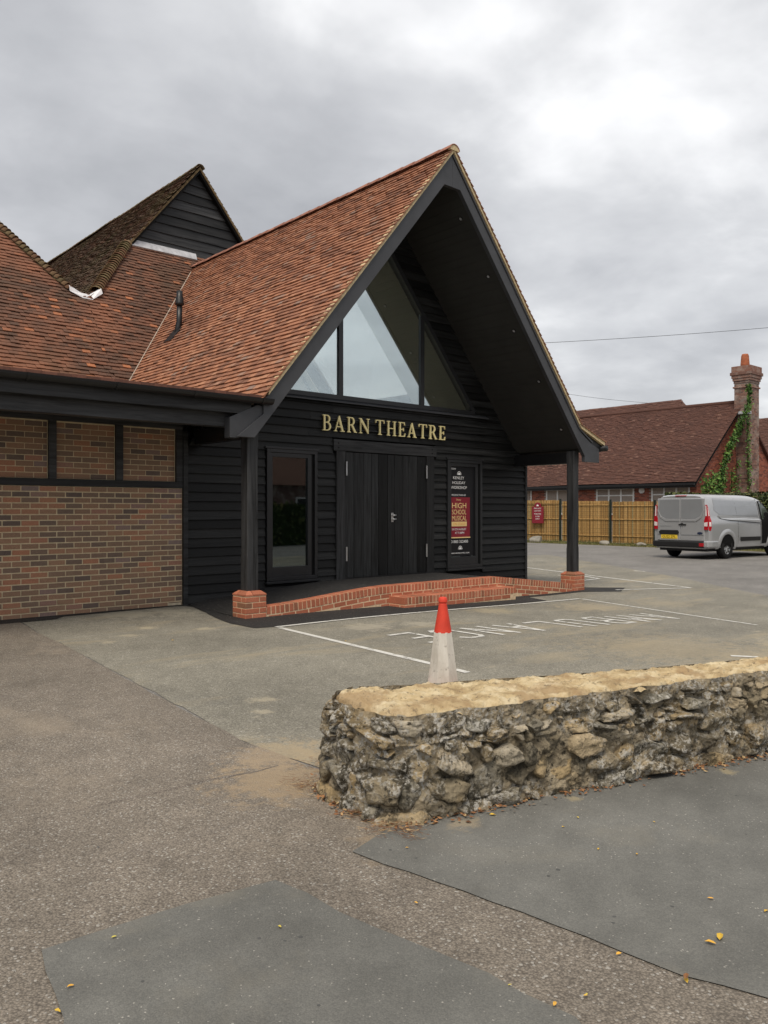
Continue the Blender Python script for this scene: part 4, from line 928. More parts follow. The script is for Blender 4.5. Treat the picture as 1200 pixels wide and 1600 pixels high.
# chimney on the gable end
cx0, cx1, cy0 = 40.52, 41.62, BYE-.62
ch = box('chimney', cx0, cx1, cy0, BYE+.14, GE-.2, 7.85, M['mortar_gr'], hall)
brickface(ch, 'bricks', (cx0, cy0, 0), (1, 0, 0), cx1-cx0, 7.85, M['brick_chim'], None, (0, -1, 0), 51)
brickface(ch, 'bricks', (cx0, BYE+.14, 0), (0, -1, 0), .76, 7.85, M['brick_chim'], None, (-1, 0, 0), 52)
for i, (e, a, b) in enumerate(((.06, 7.62, 7.70), (.03, 7.851, 7.98), (.07, 7.981, 8.11), (.11, 8.111, 8.26), (.16, 8.261, 8.42), (.11, 8.421, 8.72))):
    q = MB().box(cx0-e, cx1+e, cy0-e, BYE+.14+e, a, b).build('corbel', M['brick_chim'], ch, bevel=.015)
MB().tube([(XR-.02, BYE-.2, 8.72), (XR-.02, BYE-.2, 8.85), (XR-.02, BYE-.2, 9.28), (XR-.02, BYE-.2, 9.38)], [.22, .22, .185, .15], 12).build('chimney_pot', plain('terracotta', (.36, .12, .06), .8, .2, .3, 6), ch, True)
box('flashing', cx0-.16, cx0+.2, cy0-.02, BYE+.25, 6.28, 6.42, M['lead'], ch)
# roofs farther back
def far_roof(name, x0, x1, y0, y1, ze, zr, label, hipl=0):
    t_ = thing(name, ((x0+x1)/2, y0, 0), label, 'building'); xm = (x0+x1)/2
    mb = MB(); mb.add([(x0, y0, ze), (xm, y0+hipl, zr), (xm, y1, zr), (x0, y1, ze), (x1, y0, ze), (x1, y1, ze)], [(0, 1, 2, 3), (4, 5, 2, 1), (0, 4, 1), (3, 2, 5), (0, 3, 5, 4)]); r_ = mb.build('roof', M['tile_far'], t_)
    rr_ = (zr-ze)/(xm-x0); q = math.hypot(1, rr_)
    tiles(r_, (x0, 0, ze+.01), (0, -1, 0), (1, 0, rr_), [(-y1, 0), (-y0, 0), (-(y0+hipl), (xm-x0)*q), (-y1, (xm-x0)*q)], M['tile_far'], w=.3, g=.16, seed=int(x0), wob=.01)
    box('wall', x0+.4, x1-.4, y0+.4, y1-.4, -.2, ze, M['brick_far'], t_)
rp1 = at_x(1065, 625, 50)
far_roof('distant_hall', 44.9, 55.1, rp1.y-1.6, rp1.y+28, 4.3, rp1.z, 'brown tiled roof of a taller hall showing above the brick hall ridge', 1.6)
rp2 = at_x(1188, 664, 60)
far_roof('distant_house', 53, 67, rp2.y-14, rp2.y+1, 3.4, rp2.z+.4, 'dark tiled roof peeping out beside the tall chimney')

# ------------------------------------------------------------------ foliage
def leafmat(name, stops):
    t = NT(name); c = t.ramp(t.piece(), stops); m = t.fin(c, .6, .3)
    t.b.inputs['Subsurface Weight'].default_value = 0; return m
M['ivy'] = leafmat('ivy leaves', [(0, (.030, .075, .018)), (.5, (.075, .16, .03)), (1, (.15, .26, .05))])
M['hedge'] = leafmat('hedge leaves', [(0, (.020, .035, .010)), (.5, (.055, .075, .018)), (.85, (.10, .115, .028)), (1, (.17, .15, .05))])
M['grass'] = leafmat('verge grass', [(0, (.06, .075, .02)), (.6, (.13, .14, .04)), (1, (.28, .24, .10))])
M['twig'] = plain('brown stem', (.07, .05, .03), .9, .2)
def leaf(mb, p, s, rr, up=None):
    n = Vector((rr.gauss(0, 1), rr.gauss(0, 1), rr.gauss(0, 1)+.4)).normalized()
    if up is not None: n = (n+Vector(up)*1.2).normalized()
    a = n.orthogonal().normalized(); b = n.cross(a); t_ = rr.random()*6.28; a, b = a*math.cos(t_)+b*math.sin(t_), b*math.cos(t_)-a*math.sin(t_)
    p = Vector(p); mb.add([p-a*s, p-b*s*.55+n*s*.1, p+a*s, p+b*s*.55+n*s*.1], [(0, 1, 2), (0, 2, 3)], rr.uniform(.01, .99))
iv = thing('ivy', (38, BYE-.2, 0), 'green ivy climbing the gable edge and tall chimney', 'plant')
rr = random.Random(6); lm = MB(); st = MB()
def run(pts, wd, n, s, nrm):
    pts = [Vector(p) for p in pts]; st.tube(pts, .025, 5)
    ls = [(b-a).length for a, b in zip(pts[:-1], pts[1:])]
    for _ in range(n):
        t_ = rr.random()*sum(ls); k = 0
        while t_ > ls[k] and k < len(ls)-1: t_ -= ls[k]; k += 1
        p = pts[k].lerp(pts[k+1], min(1, t_/ls[k])); w_ = wd[k] if isinstance(wd, list) else wd
        leaf(lm, p+Vector((rr.gauss(0, w_), rr.gauss(0, .07)-.08, rr.gauss(0, w_))), s*rr.uniform(.6, 1.3), rr, nrm)
gy = BYE-.2
def on_gable(px, py, Y=gy): return at_y(px, py, Y)
run([on_gable(*p) for p in ((1122, 775), (1126, 745), (1130, 722), (1142, 690), (1152, 668), (1160, 650))], [.17, .15, .12, .11, .10], 1200, .08, (0, -.8, .2))
run([on_gable(1160, 650, BYE-.7), on_gable(1168, 632, BYE-.72), on_gable(1170, 615, BYE-.72), on_gable(1166, 602, BYE-.72)], [.15, .08, .05], 340, .08, (0, -.8, .2))
run([on_gable(1169, 768, BYE-.7), on_gable(1168, 710, BYE-.7), on_gable(1167, 650, BYE-.7)], .07, 380, .065, (0, -.8, .2))
run([on_gable(1098, 758), on_gable(1112, 752), on_gable(1122, 745), on_gable(1124, 768), on_gable(1100, 768)], .2, 420, .085, (-.5, -.6, .2))
run([on_gable(1143, 770), on_gable(1143, 735)], .06, 110, .07, (0, -.8, .2)); run([on_gable(1150, 770), on_gable(1151, 718)], .04, 90, .07, (0, -.8, .2))
lm.build('foliage', M['ivy'], iv); st.build('stem', M['twig'], iv)
hg = thing('hedge', (31, 13, GE), 'clipped dark green hedge standing behind the silver van', 'hedge')
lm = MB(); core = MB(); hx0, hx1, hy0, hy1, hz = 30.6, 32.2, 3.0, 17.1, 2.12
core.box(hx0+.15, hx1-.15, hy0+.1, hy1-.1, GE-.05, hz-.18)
core.build('hedge_core', plain('hedge shade', (.018, .026, .010), .9, .1, .4, 6), hg)  # dark core, the shade between the leaves is in its colour
for _ in range(15000):
    f = rr.random()
    if f < .5: p = (hx0+abs(rr.gauss(0, .09)), rr.uniform(hy0, hy1), rr.uniform(GE, hz)); nn = (-1, 0, .3)
    elif f < .78: p = (rr.uniform(hx0, hx1), rr.uniform(hy0, hy1), hz-abs(rr.gauss(0, .10))); nn = (0, 0, 1)
    else: p = (rr.uniform(hx0, hx1), hy1-abs(rr.gauss(0, .09)), rr.uniform(GE, hz)); nn = (-.2, 1, .2)
    bz = .13*mnoise.noise((p[1]*.9, p[2]*1.1, p[0]*.7))
    leaf(lm, (p[0]-bz, p[1], p[2]+bz), .075*rr.uniform(.6, 1.4), rr, nn)
lm.build('foliage', M['hedge'], hg)
# ------------------------------------------------------------------ verge, fence, sign, rocks
FX = 31.5
sheet('verge_soil', [(29.6, 4), (FX+.6, 4), (FX+.6, 46), (29.8, 46), (29.5, 30), (29.7, 20), (29.4, 12)], .006, plain('verge earth', (.15, .13, .055), .95, .1, .4, 2.5), kind='structure', jit=.12)
gm = MB()
for _ in range(15000):
    x, y = rr.uniform(29.65, FX+.1), rr.uniform(9, 42)
    if mnoise.noise((x*1.3, y*1.3, 5)) < -.22 and rr.random() < .75: continue
    h = rr.uniform(.04, .13)*(1.5 if x > FX-.3 else .8); a = rr.random()*6.28; w = .012; z = gz(x, y)+.004
    gm.add([(x-math.cos(a)*w, y-math.sin(a)*w, z), (x+math.cos(a)*w, y+math.sin(a)*w, z), (x+rr.gauss(0, .03), y+rr.gauss(0, .03), z+h)], [(0, 1, 2)], rr.uniform(.01, .99))
tag(gm.build('grass', M['grass']), 'short dry grass growing along the foot of the fence', 'grass', kind='stuff')
fence = thing('fence', (FX, 22, GE), 'tan slatted screen fence with dark green mesh posts', 'fence')
M['slat'] = pieces('tan reed slats', [(0, (.27, .155, .055)), (.5, (.46, .275, .10)), (.9, (.57, .36, .145)), (1, (.37, .32, .17))], scale=20, fine=.15)
M['rail'] = plain('pale rail', (.50, .31, .12), .8, .2, .2, 4); M['green'] = plain('dark green steel', (.010, .020, .014), .5, .4, .1)
fy = [17.15, 17.98+.02, 20.16, 22.86, 25.4, 28.0, 30.5, 33.0]; ftop = [1.82, 1.82, 1.86, 1.92, 1.98, 2.0, 2.02]
for i, (a, b) in enumerate(zip(fy[:-1], fy[1:])):
    bm_ = MB(); y = a+.06; zt = ftop[i]
    while y < b-.06:
        w = rr.uniform(.035, .075); bm_.box(FX+.02+rr.uniform(-.006, .006), FX+.045, y, min(y+w-.004, b-.05), GE+.05, zt+rr.uniform(-.01, .01), rr.uniform(.01, .99)); y += w
    po = bm_.build('slat_panel', M['slat'], fence, kind='stuff')
    for z in (.28, 1.02, zt-.2): box('rail', FX-.012, FX+.013, a+.05, b-.05, z, z+.05, M['rail'], po)
    wm = MB()
    for k in range(10): wm.box(FX-.03, FX-.022, a, b, GE+.1+k*.19, GE+.108+k*.19)
    y = a+.1
    while y < b: wm.box(FX-.038, FX-.0305, y, y+.006, GE+.05, zt-.02); y += .2
    wm.build('wire_mesh', M['green'], po)
    box('fence_post', FX-.09, FX-.04, a-.045, a+.045, GE-.05, zt+.06, M['green'], fence)
sg = thing('notice_sign', (FX-.12, 24.5, .9), 'maroon arched notice with white lettering fixed to the fence', 'sign')
sa, sb_ = at_x(849, 800, FX-.12), at_x(831.5, 800, FX-.12); ya, yb_ = sa.y, sb_.y; zt, zb, zs = at_x(840, 785, FX-.12).z, at_x(840, 817.5, FX-.12).z, at_x(840, 791.5, FX-.12).z; ym = (ya+yb_)/2; hw = (yb_-ya)/2
ol_ = [(ym-hw, zb), (ym+hw, zb), (ym+hw, zs), (ym+hw*.62, zs)]+[(ym+math.cos(R(a))*hw*.6, zs+math.sin(R(a))*(zt-zs)) for a in range(0, 181, 20)]+[(ym-hw*.62, zs), (ym-hw, zs)]
mb = MB(); mb.prism([(FX-.13, y, z) for y, z in ol_], (.03, 0, 0)); mb.build('board', M['p_red'], sg)
box('bracket', FX-.0995, FX+.02, ym-.03, ym+.03, zb+.1, zt-.12, M['green'], sg)
for i, tx in enumerate(('PRIVATE', 'CAR PARK', 'THEATRE', 'USE', 'ONLY')):
    w = hw*2*(.62 if i < 3 else .36); me = textmesh(tx, w, .062); me.materials.append(M['p_white'])
    z = zs-.12-i*.118-(.03 if i > 1 else 0)
    place('lettering', me, sg, Matrix.Translation((FX-.133, ym+w/2, z)) @ Matrix.Rotation(R(-90), 4, 'Z') @ RX)
em = MB(); em.prism([(FX-.134, ym+math.cos(R(a))*.07, zs+.02+math.sin(R(a))*.075) for a in range(0, 181, 30)], (.003, 0, 0)); em.build('emblem', M['p_white'], sg)
# ------------------------------------------------------------------ rocks
ICO = {}
def ico(n):
    if n not in ICO:
        bm = bmesh.new(); bmesh.ops.create_icosphere(bm, subdivisions=n, radius=1)
        ICO[n] = (np.array([v.co[:] for v in bm.verts]), [tuple(v.index for v in f.verts) for f in bm.faces]); bm.free()
    return ICO[n]
def rock(sx, sy, sz, seed, sub=3, pw=3.2, rough=.10, chops=5):
    V_, F_ = ico(sub); rr = np.random.RandomState(seed); d = V_.copy()
    nrm = (np.abs(d)**pw).sum(1)**(1/pw); p = d/nrm[:, None]
    for _ in range(chops):
        n = rr.normal(size=3); n /= np.linalg.norm(n); k = rr.uniform(.6, .95); e = p@n; over = np.maximum(0, e-k); p = p-over[:, None]*n[None]
    off = rr.uniform(0, 50, 3); o = np.empty(len(p))
    for i, q in enumerate(p):
        v = Vector(q*1.3+off); o[i] = mnoise.noise(v)*.8+mnoise.noise(v*2.4)*.55+abs(mnoise.noise(v*4.5))*.55+mnoise.noise(v*11)*.28
    p = p*(1+rough*o)[:, None]
    return p*np.array((sx, sy, sz)), F_
def np_mesh(name, V_, F_, mat, smooth=True):
    m = bpy.data.meshes.new(name); m.from_pydata([tuple(v) for v in V_], [], F_); m.materials.append(mat)
    if smooth: m.shade_smooth()
    return m
M['rock'] = plain('pale rock', (.27, .255, .22), .9, .2, .4, 6)
for (px, py, s_r, lab) in ((839, 846, .34, 'low mossy grey rock lying below the maroon notice'), (945, 848.5, .22, 'pale grey rock on the grass verge by a green fence post'), (1002, 851, .19, 'small whitish rock on the grass verge beside the silver van')):
    p = at_x(px, py, 30.2); V_, F_ = rock(s_r*.8, s_r, s_r*.55, int(px), 3)
    o = bpy.data.objects.new('rock', np_mesh('rock', V_, F_, M['rock'])); C.objects.link(o); o.location = (30.2, p.y, GE+s_r*.33)
    tag(o, lab, 'rock', 'rocks along the verge')

# ------------------------------------------------------------------ silver van
def car_paint():
    t = NT('silver paint').obj(); n = t.noise(2.5, 3)
    m = t.fin(t.mix(n, (.42, .43, .445), (.50, .51, .52)), .30, .5, .4); t.b.inputs['Coat Weight'].default_value = .6; t.b.inputs['Coat Roughness'].default_value = .08; return m
M['silver'] = car_paint()
M['plastic'] = plain('black plastic', (.014, .014, .015), .55, .35, .1, 5); M['lamp_red'] = plain('red lamp', (.42, .012, .02), .15, .6, .1, 5); M['lamp_clear'] = plain('clear lamp', (.75, .68, .68), .12, .6, .1, 5)
M['plate'] = plain('yellow plate', (.80, .56, .05), .4, .4, .03, 5); M['hub'] = plain('grey wheel trim', (.36, .37, .38), .35, .5, .1, 5, metal=.5); M['cargl'] = glass('van glass', .18, (.28, .36, .32))
wc = at_z(1131, 873, GE); hd = R(-4)
hv = Vector((math.cos(hd), math.sin(hd), 0)); lv = Vector((-math.sin(hd), math.cos(hd), 0))
org = wc-hv*1.0+lv*.84; org.z = GE
van = bpy.data.objects.new('van', None); C.objects.link(van); van.location = org; van.rotation_euler = (0, 0, hd)
tag(van, 'silver panel van with its cab door open, parked by the fence', 'van')
def vp(mb, name, mat, parent=van, smooth=False, bevel=0):
    o = bpy.data.objects.new(name, mb.mesh(name, mat, smooth)); C.objects.link(o); o.parent = parent
    if bevel: bev(o, bevel)
    return o
SEC = [(.0, .86), (.02, .93), (.10, .955), (.27, .965), (.42, .958), (.53, .945), (.56, .915), (.62, .905), (.80, .845), (.90, .80), (.955, .745), (.985, .66), (1.0, .5), (1.005, .25), (1.007, 0)]
def ztop(x):
    ks = [(0, 1.93), (.08, 1.965), (.5, 1.985), (2.6, 1.98), (3.2, 1.92), (3.5, 1.80), (4.25, 1.20), (4.75, 1.02), (4.9, .80), (4.97, .62)]
    for (a, b), (c, d) in zip(ks[:-1], ks[1:]):
        if x <= c: return b+(d-b)*(x-a)/(c-a)
    return .62
def wsc(x): return 1-.06*max(0, (.10-x)/.10)**2 - .10*max(0, (x-4.1)/.87)**2 if x else .955
st_x = [0, .03, .08, .16, .4, .7, 1.0, 1.3, 1.7, 2.2, 2.7, 3.05, 3.3, 3.5, 3.75, 4.0, 4.25, 4.5, 4.75, 4.9, 4.97]
bd = MB(); rows = []
for x in st_x:
    zt = ztop(x); zb = .32; s = wsc(x)
    half = [(x, -y*s, zb+(zt-zb)*f) for f, y in SEC]
    rows.append(half+[(a, -b, c) for a, b, c in half[-2::-1]])
n = len(rows[0]); bd.v = [q for r_ in rows for q in r_]
bd.f = [(i*n+k, (i+1)*n+k, (i+1)*n+k+1, i*n+k+1) for i in range(len(rows)-1) for k in range(n-1)]+[(i*n, i*n+n-1, (i+1)*n+n-1, (i+1)*n) for i in range(len(rows)-1)]
bd.f += [tuple(range(n)), tuple((len(rows)-1)*n+k for k in range(n))[::-1]]; bd.r = [0]*len(bd.f)
body = vp(bd, 'body', M['silver'], smooth=True); body.data.set_sharp_from_angle(angle=R(35)) if hasattr(body.data, 'set_sharp_from_angle') else None
def side_y(x, z, off=.004):
    zt = ztop(x); f = (z-.32)/(zt-.32)
    for (f0, y0), (f1, y1) in zip(SEC[:-1], SEC[1:]):
        if f <= f1: return -(y0+(y1-y0)*(f-f0)/(f1-f0))*wsc(x)-off
    return -.5
def side_patch(name, pts, mat, off=.006, parent=van, nx_=10, thick=None):
    """a panel lying on the body side; pts = outline in (x, z)"""
    bm = bmesh.new(); f = bm.faces.new([bm.verts.new((x, 0, z)) for x, z in pts]); bmesh.ops.triangulate(bm, faces=[f])
    lo = min(p[1] for p in pts); hi = max(p[1] for p in pts)
    for k in range(1, nx_): bmesh.ops.bisect_plane(bm, geom=bm.verts[:]+bm.edges[:]+bm.faces[:], plane_co=(0, 0, lo+(hi-lo)*k/nx_), plane_no=(0, 0, 1))
    for v in bm.verts: v.co.y = side_y(v.co.x, v.co.z, off)
    bmesh.ops.recalc_face_normals(bm, faces=bm.faces); m = bpy.data.meshes.new(name); bm.to_mesh(m); bm.free(); m.materials.append(mat)
    o = bpy.data.objects.new(name, m); C.objects.link(o); o.parent = parent; return o
M['silver_d'] = plain('silver panel', (.36, .375, .395), .30, .5, .06, 2, metal=.4)  # darker copy of the silver, shade of recesses and creases put into colour
# rear doors
rd = vp(MB().box(-.030, .02, -.80, -.004, .56, 1.86), 'rear_door', M['silver'], bevel=.02); ld = vp(MB().box(-.030, .02, .004, .80, .56, 1.86), 'rear_door', M['silver'], bevel=.02)
for sy, d in ((-1, rd), (1, ld)):
    pts = [(sy*.03, 1.24), (sy*.50, 1.24), (sy*.66, 1.33), (sy*.755, 1.50), (sy*.71, 1.83), (sy*.03, 1.83)]
    vp(MB().prism([(-.0345, y, z) for y, z in pts], (.004, 0, 0)), 'door_panel', M['silver_d'], d, bevel=.002)
    vp(MB().prism([(-.034, y, z) for y, z in ((sy*.02, 1.15), (sy*.52, 1.15), (sy*.70, 1.26), (sy*.80, 1.5), (sy*.78, 1.52), (sy*.67, 1.31), (sy*.50, 1.225), (sy*.02, 1.225))], (-.012, 0, 0)), 'door_swage', M['silver'], d, bevel=.006)
    vp(MB().box(-.04, -.03, min(sy*.03, sy*.79), max(sy*.03, sy*.79), .74, .755), 'door_crease', M['silver_d'], d)
vp(MB().box(-.055, -.03, -.20, .05, 1.035, 1.075).box(-.062, -.03, -.10, -.03, 1.03, 1.10), 'handle', M['plastic'], rd, bevel=.008)
vp(MB().prism([(-.05, -.66+math.cos(R(a))*.085, .80+math.sin(R(a))*.035) for a in range(0, 360, 30)], (.02, 0, 0)), 'badge', flatm('dark blue badge', (.02, .03, .07)), rd)
vp(MB().prism([(-.034, y, z) for y, z in ((.04, .82), (.08, .88), (.68, .88), (.74, .82), (.70, .74), (.08, .74))], (-.022, 0, 0)), 'plate_light', M['plastic'], ld, bevel=.006)
pl = vp(MB().box(-.048, -.03, .10, .66, .615, .735), 'number_plate', M['plate'], ld)
me = textmesh('GU22 ZPL', .46, .075); me.materials.append(M['black']); tx = bpy.data.objects.new('lettering', me); C.objects.link(tx); tx.parent = pl; tx.matrix_basis = Matrix.Translation((-.0495, .61, .637)) @ Matrix.Rotation(R(-90), 4, 'Z') @ RX
vp(MB().box(-.05, -.03, .08, .70, .57, .595), 'plate_trim', M['silver'], ld)
me = textmesh('TRANSIT CUSTOM', .40, .035); me.materials.append(M['silver_d']); tx = bpy.data.objects.new('lettering', me); C.objects.link(tx); tx.parent = ld; tx.matrix_basis = Matrix.Translation((-.0345, .70, .98)) @ Matrix.Rotation(R(-90), 4, 'Z') @ RX
# lamps wrap the corner
for sy in (-1, 1):
    def cor(z, a): return Vector((-.01+a*.16, sy*((-side_y(max(.02, a*.16), z, .008))), z))
    L = MB(); prof_ = [(.86, .1), (.95, .0), (1.20, .0), (1.30, .12), (1.62, .15), (1.66, .4), (1.62, .75), (1.25, .8), (1.0, .8)]
    L.prism([(-.036, sy*.79, .90), (-.036, sy*.915, .90), (-.036, sy*.925, 1.2), (-.036, sy*.875, 1.66), (-.036, sy*.83, 1.66), (-.036, sy*.83, 1.30), (-.036, sy*.79, 1.18)], (.055, 0, 0))
    lo = vp(L, 'tail_light', M['lamp_red'], bevel=.006)
    vp(MB().prism([(-.041, sy*.838, 1.32), (-.041, sy*.885, 1.32), (-.041, sy*.868, 1.63), (-.041, sy*.84, 1.63)], (.006, 0, 0)), 'lens', M['lamp_clear'], lo)
    vp(MB().prism([(-.041, sy*.80, 1.01), (-.041, sy*.905, 1.01), (-.041, sy*.91, 1.14), (-.041, sy*.80, 1.12)], (.006, 0, 0)), 'lens', M['lamp_clear'], lo)
tl = [(.015, 1.66), (.075, 1.60), (.10, 1.2), (.10, .98), (.06, .88), (.0101, .88)]
t_ = side_patch('tail_light', tl, M['lamp_red'], .010); side_patch('lens', [(.02, 1.60), (.06, 1.58), (.065, 1.32), (.02, 1.32)], M['lamp_clear'], .016, t_); side_patch('lens', [(.02, 1.14), (.075, 1.14), (.078, 1.01), (.02, 1.01)], M['lamp_clear'], .016, t_)
vp(MB().box(-.02, .06, -.19, .19, 1.925, 1.955), 'brake_light', M['lamp_red'], bevel=.008)
# bumper, sills, arches
bu = MB(); bu.box(-.085, .12, -.78, .94, .36, .54); vp(bu, 'bumper', M['plastic'], bevel=.03)
vp(MB().box(-.095, -.05, -.80, -.66, .40, .50), 'reflector', M['lamp_red'], bevel=.006)
bc = MB(); bc.prism([(-.085, -.80, .37), (-.06, -.95, .37), (.10, -.985, .37), (.48, -.975, .37), (.48, -.90, .37), (.10, -.88, .37), (-.01, -.78, .37)], (0, 0, .20)); vp(bc, 'bumper_corner', M['silver'], bevel=.035)
vp(MB().box(.1, 4.6, -.80, .80, .24, .36), 'underbody', M['plastic'])
for wx_, f_ in ((1.0, 0), (3.93, 1)):
    arch = [(wx_+math.cos(R(a))*.43, .34+math.sin(R(a))*.43) for a in range(-3, 184, 11)]
    side_patch('wheel_arch', arch, M['black'], .010)
    fl_ = MB(); ring = []
    for a in range(-6, 187, 9):
        ca, sa_ = math.cos(R(a)), math.sin(R(a))
        for r_, o_ in ((.42, .012), (.44, .034), (.50, .034), (.585, .004)):
            x, z = wx_+ca*r_, .34+sa_*r_; ring.append((x, side_y(min(4.9, x), max(.33, z), o_), z))
    m_ = len(ring)//4
    fl_.add(ring, [(4*i+k, 4*i+k+1, 4*i+5+k, 4*i+4+k) for i in range(m_-1) for k in range(3)]); vp(fl_, 'arch_flare', M['silver'], smooth=True)
    for sy in (-1, 1):
        yo = sy*.93; wheel = bpy.data.objects.new('wheel', None)
        ty = MB(); pr = [(.20, -.10), (.31, -.105), (.335, -.08), (.338, 0), (.335, .08), (.31, .105), (.20, .10)]; K = 28
        ty.v = [(math.cos(2*math.pi*k/K)*r_, w_, math.sin(2*math.pi*k/K)*r_) for k in range(K) for r_, w_ in pr]; m7 = len(pr)
        ty.f = [(k*m7+j, k*m7+j+1, ((k+1) % K)*m7+j+1, ((k+1) % K)*m7+j) for k in range(K) for j in range(m7-1)]; ty.r = [0]*len(ty.f)
        w = vp(ty, 'wheel', M['rubber'], smooth=True); w.location = (wx_, yo-sy*.07, .338)
        hb = MB(); s6 = -1 if sy < 0 else 1
        hb.v = [(0, s6*.085, 0)]+[(math.cos(2*math.pi*k/K)*r_, s6*(.09 if r_ < .15 else .08)-(s6*.02 if (k//2) % 2 and r_ < .18 else 0), math.sin(2*math.pi*k/K)*r_) for r_ in (.07, .16, .20, .205) for k in range(K)]
        hb.f = [(0, 1+k, 1+(k+1) % K) for k in range(K)]+[(1+j*K+k, 1+(j+1)*K+k, 1+(j+1)*K+(k+1) % K, 1+j*K+(k+1) % K) for j in range(3) for k in range(K)]; hb.r = [0]*len(hb.f)
        vp(hb, 'wheel_trim', M['hub'], w)
        vs_ = MB()
        for k in range(7):
            a = 2*math.pi*k/7; c_, s__ = math.cos(a), math.sin(a)
            vs_.prism([(c_*r_-s__*q, s6*.092, s__*r_+c_*q) for r_, q in ((.115, -.018), (.165, -.026), (.165, .026), (.115, .018))], (0, s6*.002, 0))
        vp(vs_, 'trim_slot', M['black'], w)
# side details
side_patch('side_panel', [(.42, 1.86), (.36, 1.5), (.62, 1.36), (2.92, 1.29), (2.98, 1.83)], M['silver_d'], .006)
side_patch('swage', [(.50, 1.335), (.62, 1.355), (2.95, 1.275), (2.97, 1.10), (1.2, 1.19), (.66, 1.24)], M['silver'], .026)
side_patch('swage_painted_shadow', [(.62, 1.245), (1.2, 1.195), (2.97, 1.105), (2.97, 1.085), (1.2, 1.175), (.68, 1.225)], M['plastic'], .008)  # dark strip painted on as the shadow below the swage
side_patch('side_moulding', [(1.72, .66), (2.97, .655), (2.97, .53), (1.76, .53)], M['plastic'], .02)
side_patch('door_gap', [(2.985, 1.86), (3.005, 1.86), (3.035, .40), (3.02, .40)], M['black'], .009)
side_patch('door_gap', [(1.62, 1.86), (1.63, 1.86), (1.635, .45), (1.625, .45)], M['plastic'], .007)
side_patch('cab_dark_panel', [(3.06, 1.80), (3.32, 1.78), (3.62, 1.60), (4.02, 1.25), (4.04, .75), (3.70, .46), (3.07, .42)], M['black'], .012)  # black panel on the body, its colour stands for the cab's dark inside
side_patch('cab_window', [(3.12, 1.73), (3.30, 1.71), (3.58, 1.53), (3.86, 1.27), (3.14, 1.20)], plain('cab glazing', (.05, .065, .05), .15, .6, .3, 3), .016)
so_ = MB(); so_.box(3.25, 3.60, -.84, -.55, .8, 1.28); 
dr = MB(); dr.prism([(0, 0, .45), (.98, 0, .45), (1.0, 0, 1.2), (.92, 0, 1.75), (.72, 0, 1.75), (.02, 0, 1.24)], (0, .05, 0)); do = vp(dr, 'cab_door', M['silver'], bevel=.015); do.location = (4.06, -.955, 0); do.rotation_euler = (0, 0, R(-112))
vp(MB().prism([(.08, -.006, 1.26), (.90, -.006, 1.26), (.86, -.006, 1.70), (.74, -.006, 1.70)], (0, .062, 0)), 'door_glass', M['plastic'], do)
vp(MB().box(.06, .94, .051, .075, .5, 1.2), 'door_trim', M['plastic'], do, bevel=.01)
mi = MB(); mi.box(-.02, .20, -.24, -.06, 1.20, 1.52); vp(mi, 'mirror', M['plastic'], do, bevel=.04)
side_patch('windscreen', [(3.66, 1.62), (4.2, 1.22), (4.1, 1.22), (3.7, 1.55)], M['plastic'], .004)
ws = MB(); ws.add([(3.56, -.66, 1.775), (3.56, .66, 1.775), (4.22, .80, 1.245), (4.22, -.80, 1.245)], [(0, 1, 2, 3)]); vp(ws, 'windscreen', M['plastic'])
for sy in (-1, 1): vp(MB().box(4.80, 4.93, sy*.62-.16, sy*.62+.16, .72, .90), 'headlight', M['lamp_clear'], bevel=.03)

# ------------------------------------------------------------------ unseen houses and hedge added across the road to mirror in the panes
def street_house(x, y, w, d, ze, zr, label, mat):
    h = thing('house', (x+w/2, y, 0), label, 'house', 'unseen houses across the road')
    box('wall', x+.3, x+w-.3, y-d+.3, y-.3, -.3, ze, mat, h)
    m_ = MB(); ym_ = y-d/2
    m_.add([(x, y, ze-.1), (x+w, y, ze-.1), (x+w-2, ym_, zr), (x+2, ym_, zr), (x, y-d, ze-.1), (x+w, y-d, ze-.1)], [(0, 1, 2, 3), (4, 3, 2, 5), (0, 3, 4), (1, 5, 2), (0, 4, 5, 1)]); m_.build('roof', M['tile_far'], h)
    for k in range(int(w/3.2)):
        xx = x+1.4+k*3.2
        for z in (1.0,): wn_ = box('window', xx, xx+1.4, y-.32, y-.24, z, z+1.2, M['white'], h); box('pane', xx+.08, xx+1.32, y-.242, y-.235, z+.08, z+1.12, M['plastic'], wn_)
street_house(8, -14, 13, 9, 3.0, 6.6, 'unseen brick house with hipped roof, first across the road', M['brick_far'])
street_house(23, -17, 15, 9, 3.0, 6.9, 'unseen brick house with hipped roof, second across the road', M['brick_chim'])
street_house(40, -19, 18, 9, 3.0, 6.6, 'unseen brick house with hipped roof, third across the road', M['brick_far'])
h2 = thing('hedge', (30, -7.5, 0), 'unseen front garden hedge across the road before the houses', 'hedge'); lm = MB(); box('hedge_core', 6, 56, -8.3, -7.0, -.1, 1.7, plain('far hedge', (.03, .05, .015), .9, .1, .5, 4), h2)
for _ in range(5000): leaf(lm, (rr.uniform(6, 56), -7.0+rr.gauss(0, .08), rr.uniform(0, 1.8)), .13, rr, (0, 1, .3))
lm.build('foliage', M['hedge'], h2)
